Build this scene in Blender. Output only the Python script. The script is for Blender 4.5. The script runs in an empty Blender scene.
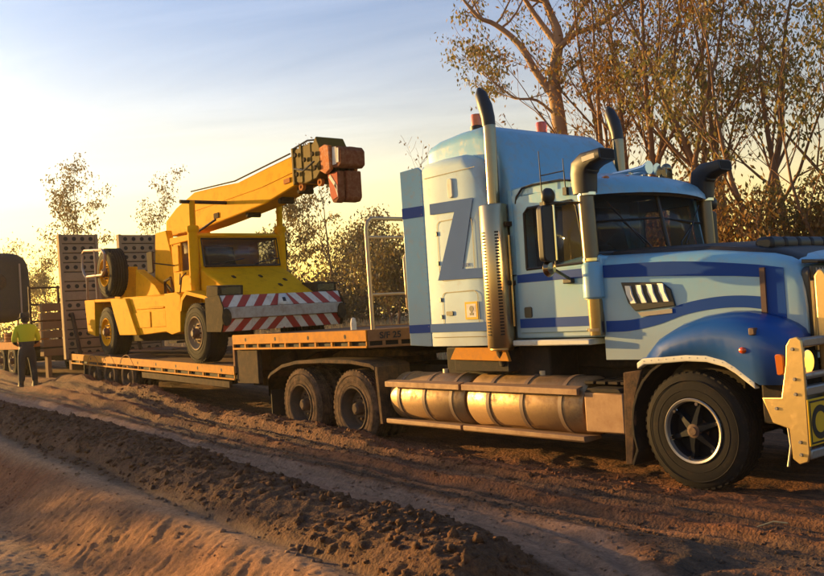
import bpy, bmesh, math, random
import numpy as np
from mathutils import Vector, Matrix, noise as mnoise
R = math.radians
scene = bpy.context.scene

# ---------------------------------------------------------------- camera
def make_camera():
    f, pitch, roll, a = 890.0, R(1.477), R(3.638), R(51.5)
    h = Vector((-math.sin(a), math.cos(a), 0)); r = Vector((math.cos(a), math.sin(a), 0)); z = Vector((0, 0, 1))
    fw = h*math.cos(pitch) + z*math.sin(pitch); u = -h*math.sin(pitch) + z*math.cos(pitch)
    r2 = r*math.cos(roll) - u*math.sin(roll); u2 = u*math.cos(roll) + r*math.sin(roll)
    cd = bpy.data.cameras.new('camera'); co = bpy.data.objects.new('camera', cd)
    scene.collection.objects.link(co)
    m = Matrix((r2, u2, -fw)).transposed().to_4x4(); m.translation = (4.671, -8.0, 1.737)
    co.matrix_world = m
    cd.sensor_fit = 'HORIZONTAL'; cd.sensor_width = 36.0; cd.lens = 36.0*f/824.0
    cd.clip_start = 0.05; cd.clip_end = 5000
    scene.camera = co
make_camera()

# ---------------------------------------------------------------- sky, sun, exposure
SUN_AZ = math.atan2(-math.sin(R(17)), -math.cos(R(17)))     # direction towards the sun, seen from above
SUN_EL = R(6.5)
SKY_STRENGTH = 0.135; HZ_FALL = 8.5; HZ_EXT = (1.0, 0.85, 0.10, 1); HZ_ADD = (11.0, 6.3, 0.5, 1); CLOUD = 0.24
def make_world():
    w = bpy.data.worlds.new('World'); scene.world = w; w.use_nodes = True
    nt = w.node_tree; nt.nodes.clear()
    out = nt.nodes.new('ShaderNodeOutputWorld'); bg = nt.nodes.new('ShaderNodeBackground')
    sky = nt.nodes.new('ShaderNodeTexSky'); sky.sky_type = 'NISHITA'; sky.sun_disc = False
    sky.sun_elevation = SUN_EL; sky.sun_rotation = math.pi/2 - SUN_AZ
    sky.air_density = 1.0; sky.dust_density = 2.2; sky.ozone_density = 4.4; sky.altitude = 100
    # thin cirrus over the whole dome
    geo = nt.nodes.new('ShaderNodeTexCoord'); sep = nt.nodes.new('ShaderNodeSeparateXYZ')
    nt.links.new(geo.outputs['Generated'], sep.inputs[0])
    def math_(op, a, b=None, clamp=False):
        n = nt.nodes.new('ShaderNodeMath'); n.operation = op; n.use_clamp = clamp
        for i, v in enumerate((a, b)):
            if v is None: continue
            if isinstance(v, (int, float)): n.inputs[i].default_value = v
            else: nt.links.new(v, n.inputs[i])
        return n.outputs[0]
    zc = math_('MAXIMUM', sep.outputs[2], 0.03); zd = math_('ADD', zc, 0.12)
    cx = math_('DIVIDE', sep.outputs[0], zd); cy = math_('DIVIDE', sep.outputs[1], zd)
    comb = nt.nodes.new('ShaderNodeCombineXYZ'); nt.links.new(cx, comb.inputs[0]); nt.links.new(cy, comb.inputs[1])
    mp = nt.nodes.new('ShaderNodeMapping'); mp.vector_type = 'TEXTURE'; mp.inputs['Rotation'].default_value = (0, 0, R(47)); mp.inputs['Scale'].default_value = (2.4, 0.7, 1)
    nt.links.new(comb.outputs[0], mp.inputs[0])
    ns = nt.nodes.new('ShaderNodeTexNoise'); ns.inputs['Scale'].default_value = 0.9; ns.inputs['Detail'].default_value = 7; ns.inputs['Roughness'].default_value = 0.6; ns.inputs['Distortion'].default_value = 0.8
    nt.links.new(mp.outputs[0], ns.inputs['Vector'])
    rp = nt.nodes.new('ShaderNodeValToRGB'); rp.color_ramp.elements[0].position = 0.42; rp.color_ramp.elements[1].position = 0.8
    nt.links.new(ns.outputs[0], rp.inputs[0])
    fac = math_('MULTIPLY', rp.outputs[0], CLOUD)
    mul = nt.nodes.new('ShaderNodeMix'); mul.data_type = 'RGBA'; mul.blend_type = 'ADD'
    mul.inputs['B'].default_value = (3.2, 3.0, 2.9, 1)
    nt.links.new(fac, mul.inputs['Factor']); nt.links.new(sky.outputs[0], mul.inputs['A'])
    # dusty air low down takes the blue out of the light and adds a golden veil, all round the horizon
    hz = math_('POWER', 2.718, math_('MULTIPLY', zc, -HZ_FALL))
    dp = nt.nodes.new('ShaderNodeVectorMath'); dp.operation = 'DOT_PRODUCT'; dp.inputs[1].default_value = (math.cos(SUN_AZ), math.sin(SUN_AZ), 0)
    nt.links.new(geo.outputs['Generated'], dp.inputs[0])
    glow = math_('POWER', math_('MULTIPLY', math_('ADD', dp.outputs['Value'], 1.0), 0.5), 1.6)
    hz2 = math_('MULTIPLY', hz, math_('ADD', math_('MULTIPLY', glow, 0.85), 0.25))
    ext = nt.nodes.new('ShaderNodeMix'); ext.data_type = 'RGBA'; ext.blend_type = 'MULTIPLY'; ext.inputs['B'].default_value = HZ_EXT
    nt.links.new(hz, ext.inputs['Factor']); nt.links.new(mul.outputs['Result'], ext.inputs['A'])
    hzm = nt.nodes.new('ShaderNodeMix'); hzm.data_type = 'RGBA'; hzm.blend_type = 'ADD'; hzm.inputs['B'].default_value = HZ_ADD
    nt.links.new(hz2, hzm.inputs['Factor']); nt.links.new(ext.outputs['Result'], hzm.inputs['A'])
    nt.links.new(hzm.outputs['Result'], bg.inputs[0]); bg.inputs[1].default_value = SKY_STRENGTH
    nt.links.new(bg.outputs[0], out.inputs[0])
make_world()
sl = bpy.data.lights.new('sun', 'SUN'); sl.energy = 5.0; sl.angle = R(0.6); sl.color = (1.0, 0.57, 0.155)
so = bpy.data.objects.new('sun', sl); scene.collection.objects.link(so)
_d = Vector((math.cos(SUN_AZ)*math.cos(SUN_EL), math.sin(SUN_AZ)*math.cos(SUN_EL), math.sin(SUN_EL)))
so.rotation_euler = _d.to_track_quat('Z', 'Y').to_euler(); so.location = (-30, -20, 15)
vs = scene.view_settings
vs.view_transform = 'Standard'; vs.look = 'None'; vs.exposure = 1.24; vs.gamma = 1.0; vs.use_curve_mapping = False
scene.cycles.max_bounces = 8; scene.cycles.transparent_max_bounces = 24

# ---------------------------------------------------------------- materials
MATS = {}
def nd(nt, t, **k):
    n = nt.nodes.new(t)
    for a, b in k.items(): setattr(n, a, b)
    return n
def mat(name, col, rough=0.5, metal=0.0, dust=0.0, dcol=(0.20, 0.10, 0.05), scale=3.0, bump=0.0, bscale=40.0, low=None, spec=0.5, coat=0.0, var=0.12):
    """Procedural paint, metal or rubber: tint variation, patchy dust, optional dust that lies thicker below a height, fine relief."""
    m = bpy.data.materials.new(name); m.use_nodes = True; nt = m.node_tree; b = nt.nodes['Principled BSDF']
    L = nt.links.new
    geo = nd(nt, 'ShaderNodeNewGeometry')
    n1 = nd(nt, 'ShaderNodeTexNoise'); n1.inputs['Scale'].default_value = scale; n1.inputs['Detail'].default_value = 8; n1.inputs['Roughness'].default_value = 0.65
    L(geo.outputs['Position'], n1.inputs['Vector'])
    hs = nd(nt, 'ShaderNodeMix'); hs.data_type = 'RGBA'
    hs.inputs['A'].default_value = (*[c*(1-var) for c in col], 1); hs.inputs['B'].default_value = (*[min(1, c*(1+var)) for c in col], 1)
    L(n1.outputs[0], hs.inputs['Factor'])
    last = hs.outputs['Result']; dfac = None
    if dust > 0 or low:
        n2 = nd(nt, 'ShaderNodeTexNoise'); n2.inputs['Scale'].default_value = scale*2.7; n2.inputs['Detail'].default_value = 9; n2.inputs['Roughness'].default_value = 0.75
        L(geo.outputs['Position'], n2.inputs['Vector'])
        rp = nd(nt, 'ShaderNodeMapRange'); rp.inputs[1].default_value = 0.66 - 0.36*dust; rp.inputs[2].default_value = 0.92 - 0.3*dust; rp.inputs[3].default_value = 0.0; rp.inputs[4].default_value = min(1.0, 0.25 + dust)
        L(n2.outputs[0], rp.inputs[0]); dfac = rp.outputs[0]
        if low:
            sp = nd(nt, 'ShaderNodeSeparateXYZ'); L(geo.outputs['Position'], sp.inputs[0])
            ad = nd(nt, 'ShaderNodeMath', operation='MULTIPLY_ADD'); L(n2.outputs[0], ad.inputs[0]); ad.inputs[1].default_value = -0.7; L(sp.outputs[2], ad.inputs[2])
            mr = nd(nt, 'ShaderNodeMapRange'); mr.inputs[1].default_value = low[1]-0.35; mr.inputs[2].default_value = low[0]-0.35; mr.inputs[3].default_value = 0.0; mr.inputs[4].default_value = low[2]
            L(ad.outputs[0], mr.inputs[0])
            mx = nd(nt, 'ShaderNodeMath', operation='MAXIMUM'); L(dfac, mx.inputs[0]); L(mr.outputs[0], mx.inputs[1]); dfac = mx.outputs[0]
        dm = nd(nt, 'ShaderNodeMix'); dm.data_type = 'RGBA'; dm.inputs['B'].default_value = (*dcol, 1)
        L(dfac, dm.inputs['Factor']); L(last, dm.inputs['A']); last = dm.outputs['Result']
        rr = nd(nt, 'ShaderNodeMapRange'); rr.inputs[3].default_value = rough; rr.inputs[4].default_value = max(rough, 0.85); L(dfac, rr.inputs[0]); L(rr.outputs[0], b.inputs['Roughness'])
        if metal > 0:
            rm = nd(nt, 'ShaderNodeMapRange'); rm.inputs[3].default_value = metal; rm.inputs[4].default_value = 0.0; L(dfac, rm.inputs[0]); L(rm.outputs[0], b.inputs['Metallic'])
    else:
        rr = nd(nt, 'ShaderNodeMapRange'); rr.inputs[3].default_value = rough*0.8; rr.inputs[4].default_value = min(1, rough*1.25); L(n1.outputs[0], rr.inputs[0]); L(rr.outputs[0], b.inputs['Roughness'])
        b.inputs['Metallic'].default_value = metal
    L(last, b.inputs['Base Color'])
    b.inputs['Specular IOR Level'].default_value = spec
    if coat: b.inputs['Coat Weight'].default_value = coat; b.inputs['Coat Roughness'].default_value = 0.12
    if bump:
        n3 = nd(nt, 'ShaderNodeTexNoise'); n3.inputs['Scale'].default_value = bscale; n3.inputs['Detail'].default_value = 5
        L(geo.outputs['Position'], n3.inputs['Vector'])
        bp = nd(nt, 'ShaderNodeBump'); bp.inputs['Strength'].default_value = bump; bp.inputs['Distance'].default_value = 0.02; L(n3.outputs[0], bp.inputs['Height']); L(bp.outputs[0], b.inputs['Normal'])
    MATS[name] = m; return m

DUST = (0.19, 0.10, 0.055)
mat('light_blue_paint', (0.20, 0.44, 0.60), 0.3, spec=0.4, dust=0.46, dcol=(0.36, 0.31, 0.245), low=(0.9, 2.1, 0.7), bump=0.03, bscale=5, coat=0.3)
mat('pale_blue_paint', (0.44, 0.60, 0.66), 0.6, spec=0.2, dust=0.3, dcol=(0.44, 0.36, 0.26), low=(1.0, 1.9, 0.6), bump=0.02, bscale=6)
mat('dark_blue_paint', (0.010, 0.070, 0.29), 0.3, spec=0.3, dust=0.25, dcol=(0.07, 0.10, 0.19), low=(0.7, 1.4, 0.5), coat=0.2)
mat('decal_blue', (0.006, 0.055, 0.27), 0.5, spec=0.12)
mat('faded_decal_blue', (0.055, 0.12, 0.30), 0.7, spec=0.05, dust=0.1, dcol=(0.16, 0.19, 0.26))
mat('cream_paint', (0.62, 0.60, 0.52), 0.6, spec=0.2, dust=0.4, dcol=(0.35, 0.24, 0.15))
mat('intake_metal', (0.15, 0.12, 0.09), 0.3, 0.8, dust=0.25, dcol=(0.12, 0.08, 0.05))
mat('stainless', (0.32, 0.24, 0.15), 0.2, 1.0, dust=0.12, dcol=(0.25, 0.2, 0.15), bump=0.03, bscale=14)
mat('perforated_stainless', (0.56, 0.42, 0.24), 0.3, 1.0, dust=0.1)
mat('alloy_plate', (0.70, 0.48, 0.20), 0.36, 0.8, dust=0.35, dcol=(0.45, 0.24, 0.07), bump=0.05, bscale=18)
mat('tank_alloy', (0.44, 0.28, 0.14), 0.42, 0.7, dust=0.66, dcol=(0.21, 0.095, 0.036), bump=0.06, bscale=9, low=(0.35, 0.75, 0.6))
mat('tank_strap', (0.20, 0.13, 0.09), 0.6, 0.2, dust=0.4, dcol=DUST)
mat('step_alloy', (0.30, 0.18, 0.10), 0.65, 0.3, dust=0.6, dcol=(0.24, 0.11, 0.045), bump=0.05)
mat('black_plastic', (0.018, 0.017, 0.017), 0.45, dust=0.2, dcol=(0.07, 0.05, 0.04))
mat('black_frame', (0.022, 0.018, 0.016), 0.75, spec=0.15, dust=0.5, dcol=(0.085, 0.05, 0.03), bump=0.1)
mat('dirty_frame', (0.05, 0.035, 0.026), 0.85, spec=0.1, dust=0.7, dcol=(0.16, 0.085, 0.045), bump=0.15)
mat('tyre_rubber', (0.018, 0.016, 0.015), 0.85, spec=0.12, dust=0.35, dcol=(0.075, 0.043, 0.026), bump=0.12, bscale=30)
mat('muddy_tyre', (0.05, 0.036, 0.028), 0.95, spec=0.08, dust=0.75, dcol=(0.20, 0.12, 0.075), bump=0.2, bscale=25)
mat('rim_steel', (0.32, 0.29, 0.26), 0.4, 0.6, dust=0.45, dcol=(0.2, 0.12, 0.07))
mat('rim_dark', (0.006, 0.008, 0.014), 0.6, spec=0.1, dust=0.15, dcol=(0.02, 0.015, 0.012))
mat('muddy_rim', (0.09, 0.065, 0.048), 0.9, spec=0.1, dust=0.6, dcol=(0.18, 0.10, 0.06))
mat('rusty_hub', (0.085, 0.042, 0.026), 0.75, dust=0.4, bump=0.2)
mat('crane_yellow', (0.78, 0.375, 0.004), 0.75, spec=0.05, dust=0.42, dcol=(0.36, 0.155, 0.012), bump=0.04, bscale=8, scale=2.2)
mat('rust_block', (0.17, 0.05, 0.022), 0.8, spec=0.08, dust=0.6, dcol=(0.30, 0.15, 0.08), scale=5, bump=0.2)
mat('crane_dark', (0.05, 0.038, 0.024), 0.85, spec=0.06, dust=0.5, dcol=(0.14, 0.085, 0.04), bump=0.1)
mat('crane_olive', (0.13, 0.085, 0.015), 0.7, 0.0, spec=0.1, dust=0.4, dcol=(0.2, 0.12, 0.05), bump=0.1)
mat('red_paint', (0.42, 0.045, 0.02), 0.7, spec=0.15, dust=0.45, dcol=(0.22, 0.11, 0.06))
mat('white_paint', (0.70, 0.66, 0.60), 0.7, spec=0.15, dust=0.5, dcol=(0.30, 0.18, 0.10))
mat('worn_white_beam', (0.44, 0.38, 0.31), 0.75, spec=0.15, dust=0.55, dcol=(0.22, 0.12, 0.07), bump=0.1)
mat('orange_rust_red', (0.50, 0.14, 0.03), 0.75, spec=0.15, dust=0.5, dcol=(0.6, 0.5, 0.4), scale=6)
mat('trailer_yellow', (0.58, 0.23, 0.02), 0.75, spec=0.12, dust=0.55, dcol=(0.30, 0.15, 0.06), bump=0.06)
mat('trailer_deck', (0.22, 0.11, 0.055), 0.9, spec=0.1, dust=0.6, dcol=(0.27, 0.15, 0.08), bump=0.15, bscale=14)
mat('trailer_dark', (0.05, 0.033, 0.024), 0.85, spec=0.1, dust=0.6, dcol=(0.12, 0.065, 0.035), bump=0.15)
mat('ramp_steel', (0.36, 0.25, 0.135), 0.8, spec=0.12, metal=0.1, dust=0.6, dcol=(0.24, 0.16, 0.10), bump=0.1)
mat('hole_dark', (0.012, 0.010, 0.009), 0.9)
mat('rail_tube', (0.40, 0.28, 0.20), 0.4, 0.5, dust=0.4, dcol=(0.3, 0.17, 0.09))
mat('plate_yellow', (0.72, 0.42, 0.02), 0.65, spec=0.2, dust=0.3, dcol=(0.4, 0.24, 0.08))
mat('black_ink', (0.01, 0.01, 0.01), 0.5)
mat('chrome', (0.75, 0.72, 0.66), 0.12, 1.0, dust=0.05)
mat('bright_trim', (0.72, 0.72, 0.70), 0.3, spec=0.5)
mat('brown_strap', (0.10, 0.05, 0.035), 0.6, dust=0.3)
mat('tank_grey', (0.05, 0.042, 0.036), 0.8, spec=0.15, dust=0.5, dcol=(0.075, 0.055, 0.042), bump=0.08)
mat('timber', (0.20, 0.115, 0.06), 0.9, spec=0.1, dust=0.5, bump=0.3, bscale=20)
mat('rust_orange', (0.46, 0.17, 0.04), 0.85, spec=0.1, dust=0.5, dcol=(0.22, 0.1, 0.04), bump=0.2)
mat('hivis_yellow', (0.62, 0.70, 0.02), 0.8, bump=0.2, bscale=14)
mat('navy_cloth', (0.012, 0.014, 0.028), 0.9, bump=0.2, bscale=14)
mat('work_trousers', (0.022, 0.022, 0.028), 0.9, bump=0.25, bscale=12)
mat('skin', (0.36, 0.18, 0.11), 0.6)
mat('leather', (0.06, 0.035, 0.02), 0.7)
mat('hat_felt', (0.03, 0.022, 0.018), 0.9)
mat('straw', (0.5, 0.34, 0.15), 0.8)
mat('amber_reflection_panel', (0.46, 0.30, 0.07), 0.85, spec=0.1)  # tan colour standing in for amber light in the cab side window
mat('interior_dark', (0.03, 0.028, 0.026), 0.8)
mat('seat_cloth', (0.06, 0.06, 0.065), 0.9)

def lens_mat(name, col, emit=0.0):
    m = bpy.data.materials.new(name); m.use_nodes = True; b = m.node_tree.nodes['Principled BSDF']
    b.inputs['Base Color'].default_value = (*col, 1); b.inputs['Roughness'].default_value = 0.15
    b.inputs['Transmission Weight'].default_value = 0.25; b.inputs['Coat Weight'].default_value = 0.6
    if emit: b.inputs['Emission Color'].default_value = (*col, 1); b.inputs['Emission Strength'].default_value = emit
    MATS[name] = m
lens_mat('amber_lens', (0.80, 0.20, 0.015)); lens_mat('red_amber_lens', (0.75, 0.10, 0.01)); lens_mat('lit_amber', (0.9, 0.42, 0.05), 1.2)
def glass_mat(name, tint, rough=0.03):
    m = bpy.data.materials.new(name); m.use_nodes = True; nt = m.node_tree; b = nt.nodes['Principled BSDF']; L = nt.links.new
    geo = nd(nt, 'ShaderNodeNewGeometry'); n = nd(nt, 'ShaderNodeTexNoise'); n.inputs['Scale'].default_value = 4; n.inputs['Detail'].default_value = 8
    L(geo.outputs['Position'], n.inputs['Vector'])
    mr = nd(nt, 'ShaderNodeMapRange'); mr.inputs[1].default_value = 0.4; mr.inputs[2].default_value = 0.8; mr.inputs[3].default_value = rough; mr.inputs[4].default_value = rough+0.12
    L(n.outputs[0], mr.inputs[0]); L(mr.outputs[0], b.inputs['Roughness'])
    b.inputs['Base Color'].default_value = (*tint, 1); b.inputs['Alpha'].default_value = 0.32; b.inputs['IOR'].default_value = 1.6; b.inputs['Specular IOR Level'].default_value = 0.8
    MATS[name] = m
glass_mat('window_glass', (0.035, 0.04, 0.038)); glass_mat('windscreen_glass', (0.05, 0.06, 0.06)); glass_mat('dusty_glass', (0.05, 0.045, 0.035), 0.15)

# ---------------------------------------------------------------- mesh building
class MB:
    def __init__(s): s.v = []; s.f = []
    def add(s, v, f):
        o = len(s.v); s.v += [tuple(p) for p in v]; s.f += [tuple(i+o for i in q) for q in f]; return s
    def box(s, x0, x1, y0, y1, z0, z1):
        return s.add([(x0,y0,z0),(x1,y0,z0),(x1,y1,z0),(x0,y1,z0),(x0,y0,z1),(x1,y0,z1),(x1,y1,z1),(x0,y1,z1)],
                     [(0,3,2,1),(4,5,6,7),(0,1,5,4),(1,2,6,5),(2,3,7,6),(3,0,4,7)])
    def obox(s, c, size, m):
        hx, hy, hz = [q/2 for q in size]; c = Vector(c)
        vs = [c + m @ Vector((a*hx, b*hy, d*hz)) for d in (-1,1) for a,b in ((-1,-1),(1,-1),(1,1),(-1,1))]
        return s.add(vs, [(0,3,2,1),(4,5,6,7),(0,1,5,4),(1,2,6,5),(2,3,7,6),(3,0,4,7)])
    def prism(s, poly, lo, hi, axis='Y'):
        n = len(poly)
        def P(a, b, t): return {'Y': (a, t, b), 'X': (t, a, b), 'Z': (a, b, t)}[axis]
        v = [P(a, b, lo) for a, b in poly] + [P(a, b, hi) for a, b in poly]
        f = [tuple(range(n)), tuple(range(2*n-1, n-1, -1))] + [(i, (i+1) % n, n+(i+1) % n, n+i) for i in range(n)]
        return s.add(v, f)
    def loft(s, secs, closed=True, caps=True):
        n = len(secs[0]); v = [p for q in secs for p in q]; f = []
        for k in range(len(secs)-1):
            for i in range(n if closed else n-1):
                j = (i+1) % n; f.append((k*n+i, k*n+j, (k+1)*n+j, (k+1)*n+i))
        if caps and closed: f += [tuple(range(n-1, -1, -1)), tuple(range((len(secs)-1)*n, len(secs)*n))]
        return s.add(v, f)
    def tube(s, pts, r, n=10, caps=True):
        pts = [Vector(p) for p in pts]; rs = r if isinstance(r, (list, tuple)) else [r]*len(pts); secs = []; nrm = None
        for i, p in enumerate(pts):
            t = (pts[min(i+1, len(pts)-1)] - pts[max(i-1, 0)]).normalized()
            if nrm is None:
                nrm = t.cross(Vector((0,0,1)) if abs(t.z) < 0.9 else Vector((1,0,0))).normalized()
            nrm = (nrm - t*nrm.dot(t)).normalized(); b = t.cross(nrm)
            secs.append([p + (nrm*math.cos(2*math.pi*k/n) + b*math.sin(2*math.pi*k/n))*rs[i] for k in range(n)])
        return s.loft(secs, True, caps)
    def lathe(s, prof, c, axis='Y', n=32, closed=False):
        secs = []
        for k in range(n):
            a = 2*math.pi*k/n; ca, sa = math.cos(a), math.sin(a); ring = []
            for r, h in prof:
                ring.append({'Y': (c[0]+r*ca, c[1]+h, c[2]+r*sa), 'X': (c[0]+h, c[1]+r*ca, c[2]+r*sa), 'Z': (c[0]+r*ca, c[1]+r*sa, c[2]+h)}[axis])
            secs.append(ring)
        m = len(prof); v = [p for q in secs for p in q]; f = []
        for k in range(n):
            k2 = (k+1) % n
            for i in range(m if closed else m-1):
                j = (i+1) % m; f.append((k*m+i, k*m+j, k2*m+j, k2*m+i))
        return s.add(v, f)
    def sphere(s, c, r, n=12, sc=(1,1,1)):
        prof = [(max(1e-4, r*math.sin(math.pi*i/(n//2+2))), -r*math.cos(math.pi*i/(n//2+2))) for i in range(n//2+3)]
        o = len(s.v); s.lathe(prof, (0,0,0), 'Z', n)
        for i in range(o, len(s.v)): s.v[i] = (c[0]+s.v[i][0]*sc[0], c[1]+s.v[i][1]*sc[1], c[2]+s.v[i][2]*sc[2])
        return s
    def mesh(s, name, m, smooth=40, weld=False):
        me = bpy.data.meshes.new(name); bm = bmesh.new()
        vs = [bm.verts.new(p) for p in s.v]
        for q in s.f:
            try: bm.faces.new([vs[i] for i in q])
            except ValueError: pass
        bmesh.ops.remove_doubles(bm, verts=bm.verts, dist=1e-5)
        bmesh.ops.recalc_face_normals(bm, faces=bm.faces)
        for fc in bm.faces: fc.smooth = True
        bm.to_mesh(me); bm.free(); me.set_sharp_from_angle(angle=R(smooth))
        me.materials.append(MATS[m]); return me
    def build(s, name, m, parent=None, bevel=0.0, smooth=40, solid=0.0, segs=2, loc=None, offset=-1):
        return place(s.mesh(name, m, smooth), name, parent, bevel, solid, segs, loc, offset)

def place(me, name, parent=None, bevel=0.0, solid=0.0, segs=2, loc=None, offset=-1):
    o = bpy.data.objects.new(name, me); scene.collection.objects.link(o)
    if solid:
        sm = o.modifiers.new('solid', 'SOLIDIFY'); sm.thickness = solid; sm.offset = offset
    if bevel:
        bv = o.modifiers.new('bevel', 'BEVEL'); bv.width = bevel; bv.segments = segs; bv.limit_method = 'ANGLE'; bv.angle_limit = R(35); bv.harden_normals = False
    if parent is not None:
        o.parent = parent
        if parent.type == 'EMPTY': o.matrix_parent_inverse = Matrix.Translation(-parent.location)
    if loc is not None: o.location = loc
    return o
def thing(name, label, cat, loc=(0,0,0), group=None):
    o = bpy.data.objects.new(name, None); o.empty_display_size = 0.2; scene.collection.objects.link(o); o.location = loc
    tag(o, label, cat, group); return o
def tag(o, label, cat, group=None, kind=None):
    if label: o['label'] = label
    if cat: o['category'] = cat
    if group: o['group'] = group
    if kind: o['kind'] = kind
    return o
def text_mesh(txt, size, m, bold=False, extrude=0.001):
    c = bpy.data.curves.new('lettering', 'FONT'); c.body = txt; c.size = size; c.extrude = extrude; c.offset = size*0.025 if bold else 0
    o = bpy.data.objects.new('lettering', c); scene.collection.objects.link(o)
    dg = bpy.context.evaluated_depsgraph_get(); me = bpy.data.meshes.new_from_object(o.evaluated_get(dg))
    bpy.data.objects.remove(o); bpy.data.curves.remove(c); me.materials.clear(); me.materials.append(MATS[m]); return me
def arc(cx, cz, r, a0, a1, n):
    return [(cx + r*math.cos(R(a0+(a1-a0)*i/(n-1))), cz + r*math.sin(R(a0+(a1-a0)*i/(n-1)))) for i in range(n)]
def interp(x, tab):
    xs = [t[0] for t in tab]; ys = [t[1] for t in tab]; return float(np.interp(x, xs, ys))
def rrect(x0, x1, z0, z1, r, n=4):
    p = []
    for cx, cz, a in ((x1-r, z1-r, 0), (x0+r, z1-r, 90), (x0+r, z0+r, 180), (x1-r, z0+r, 270)):
        p += [(cx+r*math.cos(R(a+90*i/n)), cz+r*math.sin(R(a+90*i/n))) for i in range(n+1)]
    return p

# ---------------------------------------------------------------- wheels (wheel > tyre, hub, stud)
WHEEL_CACHE = {}
def wheel(parent, loc, side, rad=0.525, width=0.28, rim_r=0.30, style='drive', muddy=False):
    """side -1: outer face looks to -Y. loc is the middle of the outer face at hub height."""
    key = (rad, width, rim_r, style, muddy, side); s = side
    if key not in WHEEL_CACHE:
        d = {}
        w = width; r = rad
        prof = [(rim_r, 0.02), (rim_r+0.015, 0.0), (rim_r+0.05, -0.004), (r*0.80, 0.0), (r*0.93, 0.014), (r*0.975, 0.03)]
        tr = []
        for i in range(5):
            a = 0.04 + (w-0.08)*i/5; b = 0.04 + (w-0.08)*(i+1)/5
            tr += [(r, a+0.004), (r, b-0.012), (r-0.014, b-0.009), (r-0.014, b-0.001)]
        prof += tr + [(r*0.975, w-0.03), (r*0.93, w-0.014), (r*0.80, w), (rim_r+0.05, w), (rim_r, w-0.02)]
        mb = MB().lathe([(a, -s*b) for a, b in prof], (0,0,0), 'Y', 56)
        for k in range(44):                                       # shoulder lugs
            a = 2*math.pi*k/44; m3 = Matrix.Rotation(-a, 3, 'Y')
            for hh in (0.052, w-0.052):
                mb.obox(m3 @ Vector((r-(0.0135 if style == 'spoke' else 0.011), -s*hh, 0)), (0.03, 0.045, 0.042), m3)
        for rr_ in (0.86, 0.70):                                  # raised rings on the sidewall
            mb.lathe([(r*rr_-0.006, s*0.001), (r*rr_, s*0.006), (r*rr_+0.006, s*0.001)], (0,0,0), 'Y', 48)
        d['tyre'] = mb.mesh('tyre', 'muddy_tyre' if muddy else 'tyre_rubber', 35)
        ring = [(rim_r+0.006, s*0.004), (rim_r-0.002, s*0.012), (rim_r-0.02, s*0.006), (rim_r-0.03, -s*0.03), (rim_r-0.045, -s*0.06)]
        if style == 'spoke':
            d['wheel'] = MB().lathe(ring[:4], (0,0,0), 'Y', 48).mesh('wheel', 'rim_steel', 40)
            d['dish'] = MB().lathe([(rim_r-0.029, -s*0.028), (rim_r-0.045, -s*0.06), (rim_r-0.05, -s*0.17), (0.04, -s*0.17)], (0,0,0), 'Y', 48).mesh('dish', 'rim_dark', 40)
            sp = MB().lathe([(rim_r-0.046, -s*0.12), (0.03, -s*0.12)], (0,0,0), 'Y', 40)
            for k in range(6):
                a = R(60*k+18); m3 = Matrix.Rotation(-a, 3, 'Y')
                sec = [[m3 @ Vector((x, -s*y + s*b_, c)) for b_, c in ((-0.03,-wd),(0.03,-wd*0.6),(0.03,wd*0.6),(-0.03,wd))] for x, y, wd in ((0.05, 0.035, 0.05), (0.13, 0.05, 0.034), (0.2, 0.075, 0.027), (0.262, 0.075, 0.034))]
                sp.loft(sec)
            d['spider'] = sp.mesh('spider', 'rim_dark', 35)
            cl = MB().lathe([(0.0001, s*0.0), (0.016, s*0.0), (0.02, -s*0.012), (0.02, -s*0.036)], (0.245, 0, 0), 'Y', 6).box(0.237, 0.287, min(-s*0.027, -s*0.043), max(-s*0.027, -s*0.043), -0.022, 0.022)
            d['clamp'] = cl.mesh('clamp', 'chrome', 35)
            d['hub'] = MB().lathe([(0.0001, s*0.008), (0.035, s*0.008), (0.04, -s*0.0), (0.062, -s*0.006), (0.07, -s*0.02), (0.075, -s*0.06), (0.1, -s*0.1)], (0,0,0), 'Y', 20).mesh('hub', 'rusty_hub', 35)
        else:
            dp = 0.15 if style == 'drive' else 0.07
            md = 'muddy_rim' if style == 'drive' else ('crane_yellow' if style == 'crane_rear' else 'ramp_steel')
            d['wheel'] = MB().lathe(ring + [(rim_r-0.055, -s*dp), (rim_r-0.09, -s*(dp+0.01)), (0.17, -s*(dp-0.02)), (0.12, -s*(dp-0.03)), (0.05, -s*(dp-0.03))], (0,0,0), 'Y', 40).mesh('wheel', md, 35)
            h = MB().lathe([(0.0001, -s*(dp-0.14)), (0.05, -s*(dp-0.14)), (0.075, -s*(dp-0.12)), (0.085, -s*(dp-0.04)), (0.1, -s*(dp-0.025))], (0,0,0), 'Y', 18)
            for k in range(10):
                a = 2*math.pi*k/10; h.lathe([(0.0001, -s*(dp-0.07)), (0.014, -s*(dp-0.07)), (0.017, -s*(dp-0.02))], (0.142*math.cos(a), 0, 0.142*math.sin(a)), 'Y', 6)
            d['hub'] = h.mesh('hub', 'muddy_rim' if style == 'drive' else 'rusty_hub', 35)
        WHEEL_CACHE[key] = d
    d = WHEEL_CACHE[key]
    wo = place(d['wheel'], 'wheel', parent, loc=loc)
    for k in d:
        if k == 'clamp':
            for j in range(6): place(d[k], k, wo).rotation_euler = (0, -R(60*j+18), 0)
        elif k != 'wheel': place(d[k], k, wo)
    return wo
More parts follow.
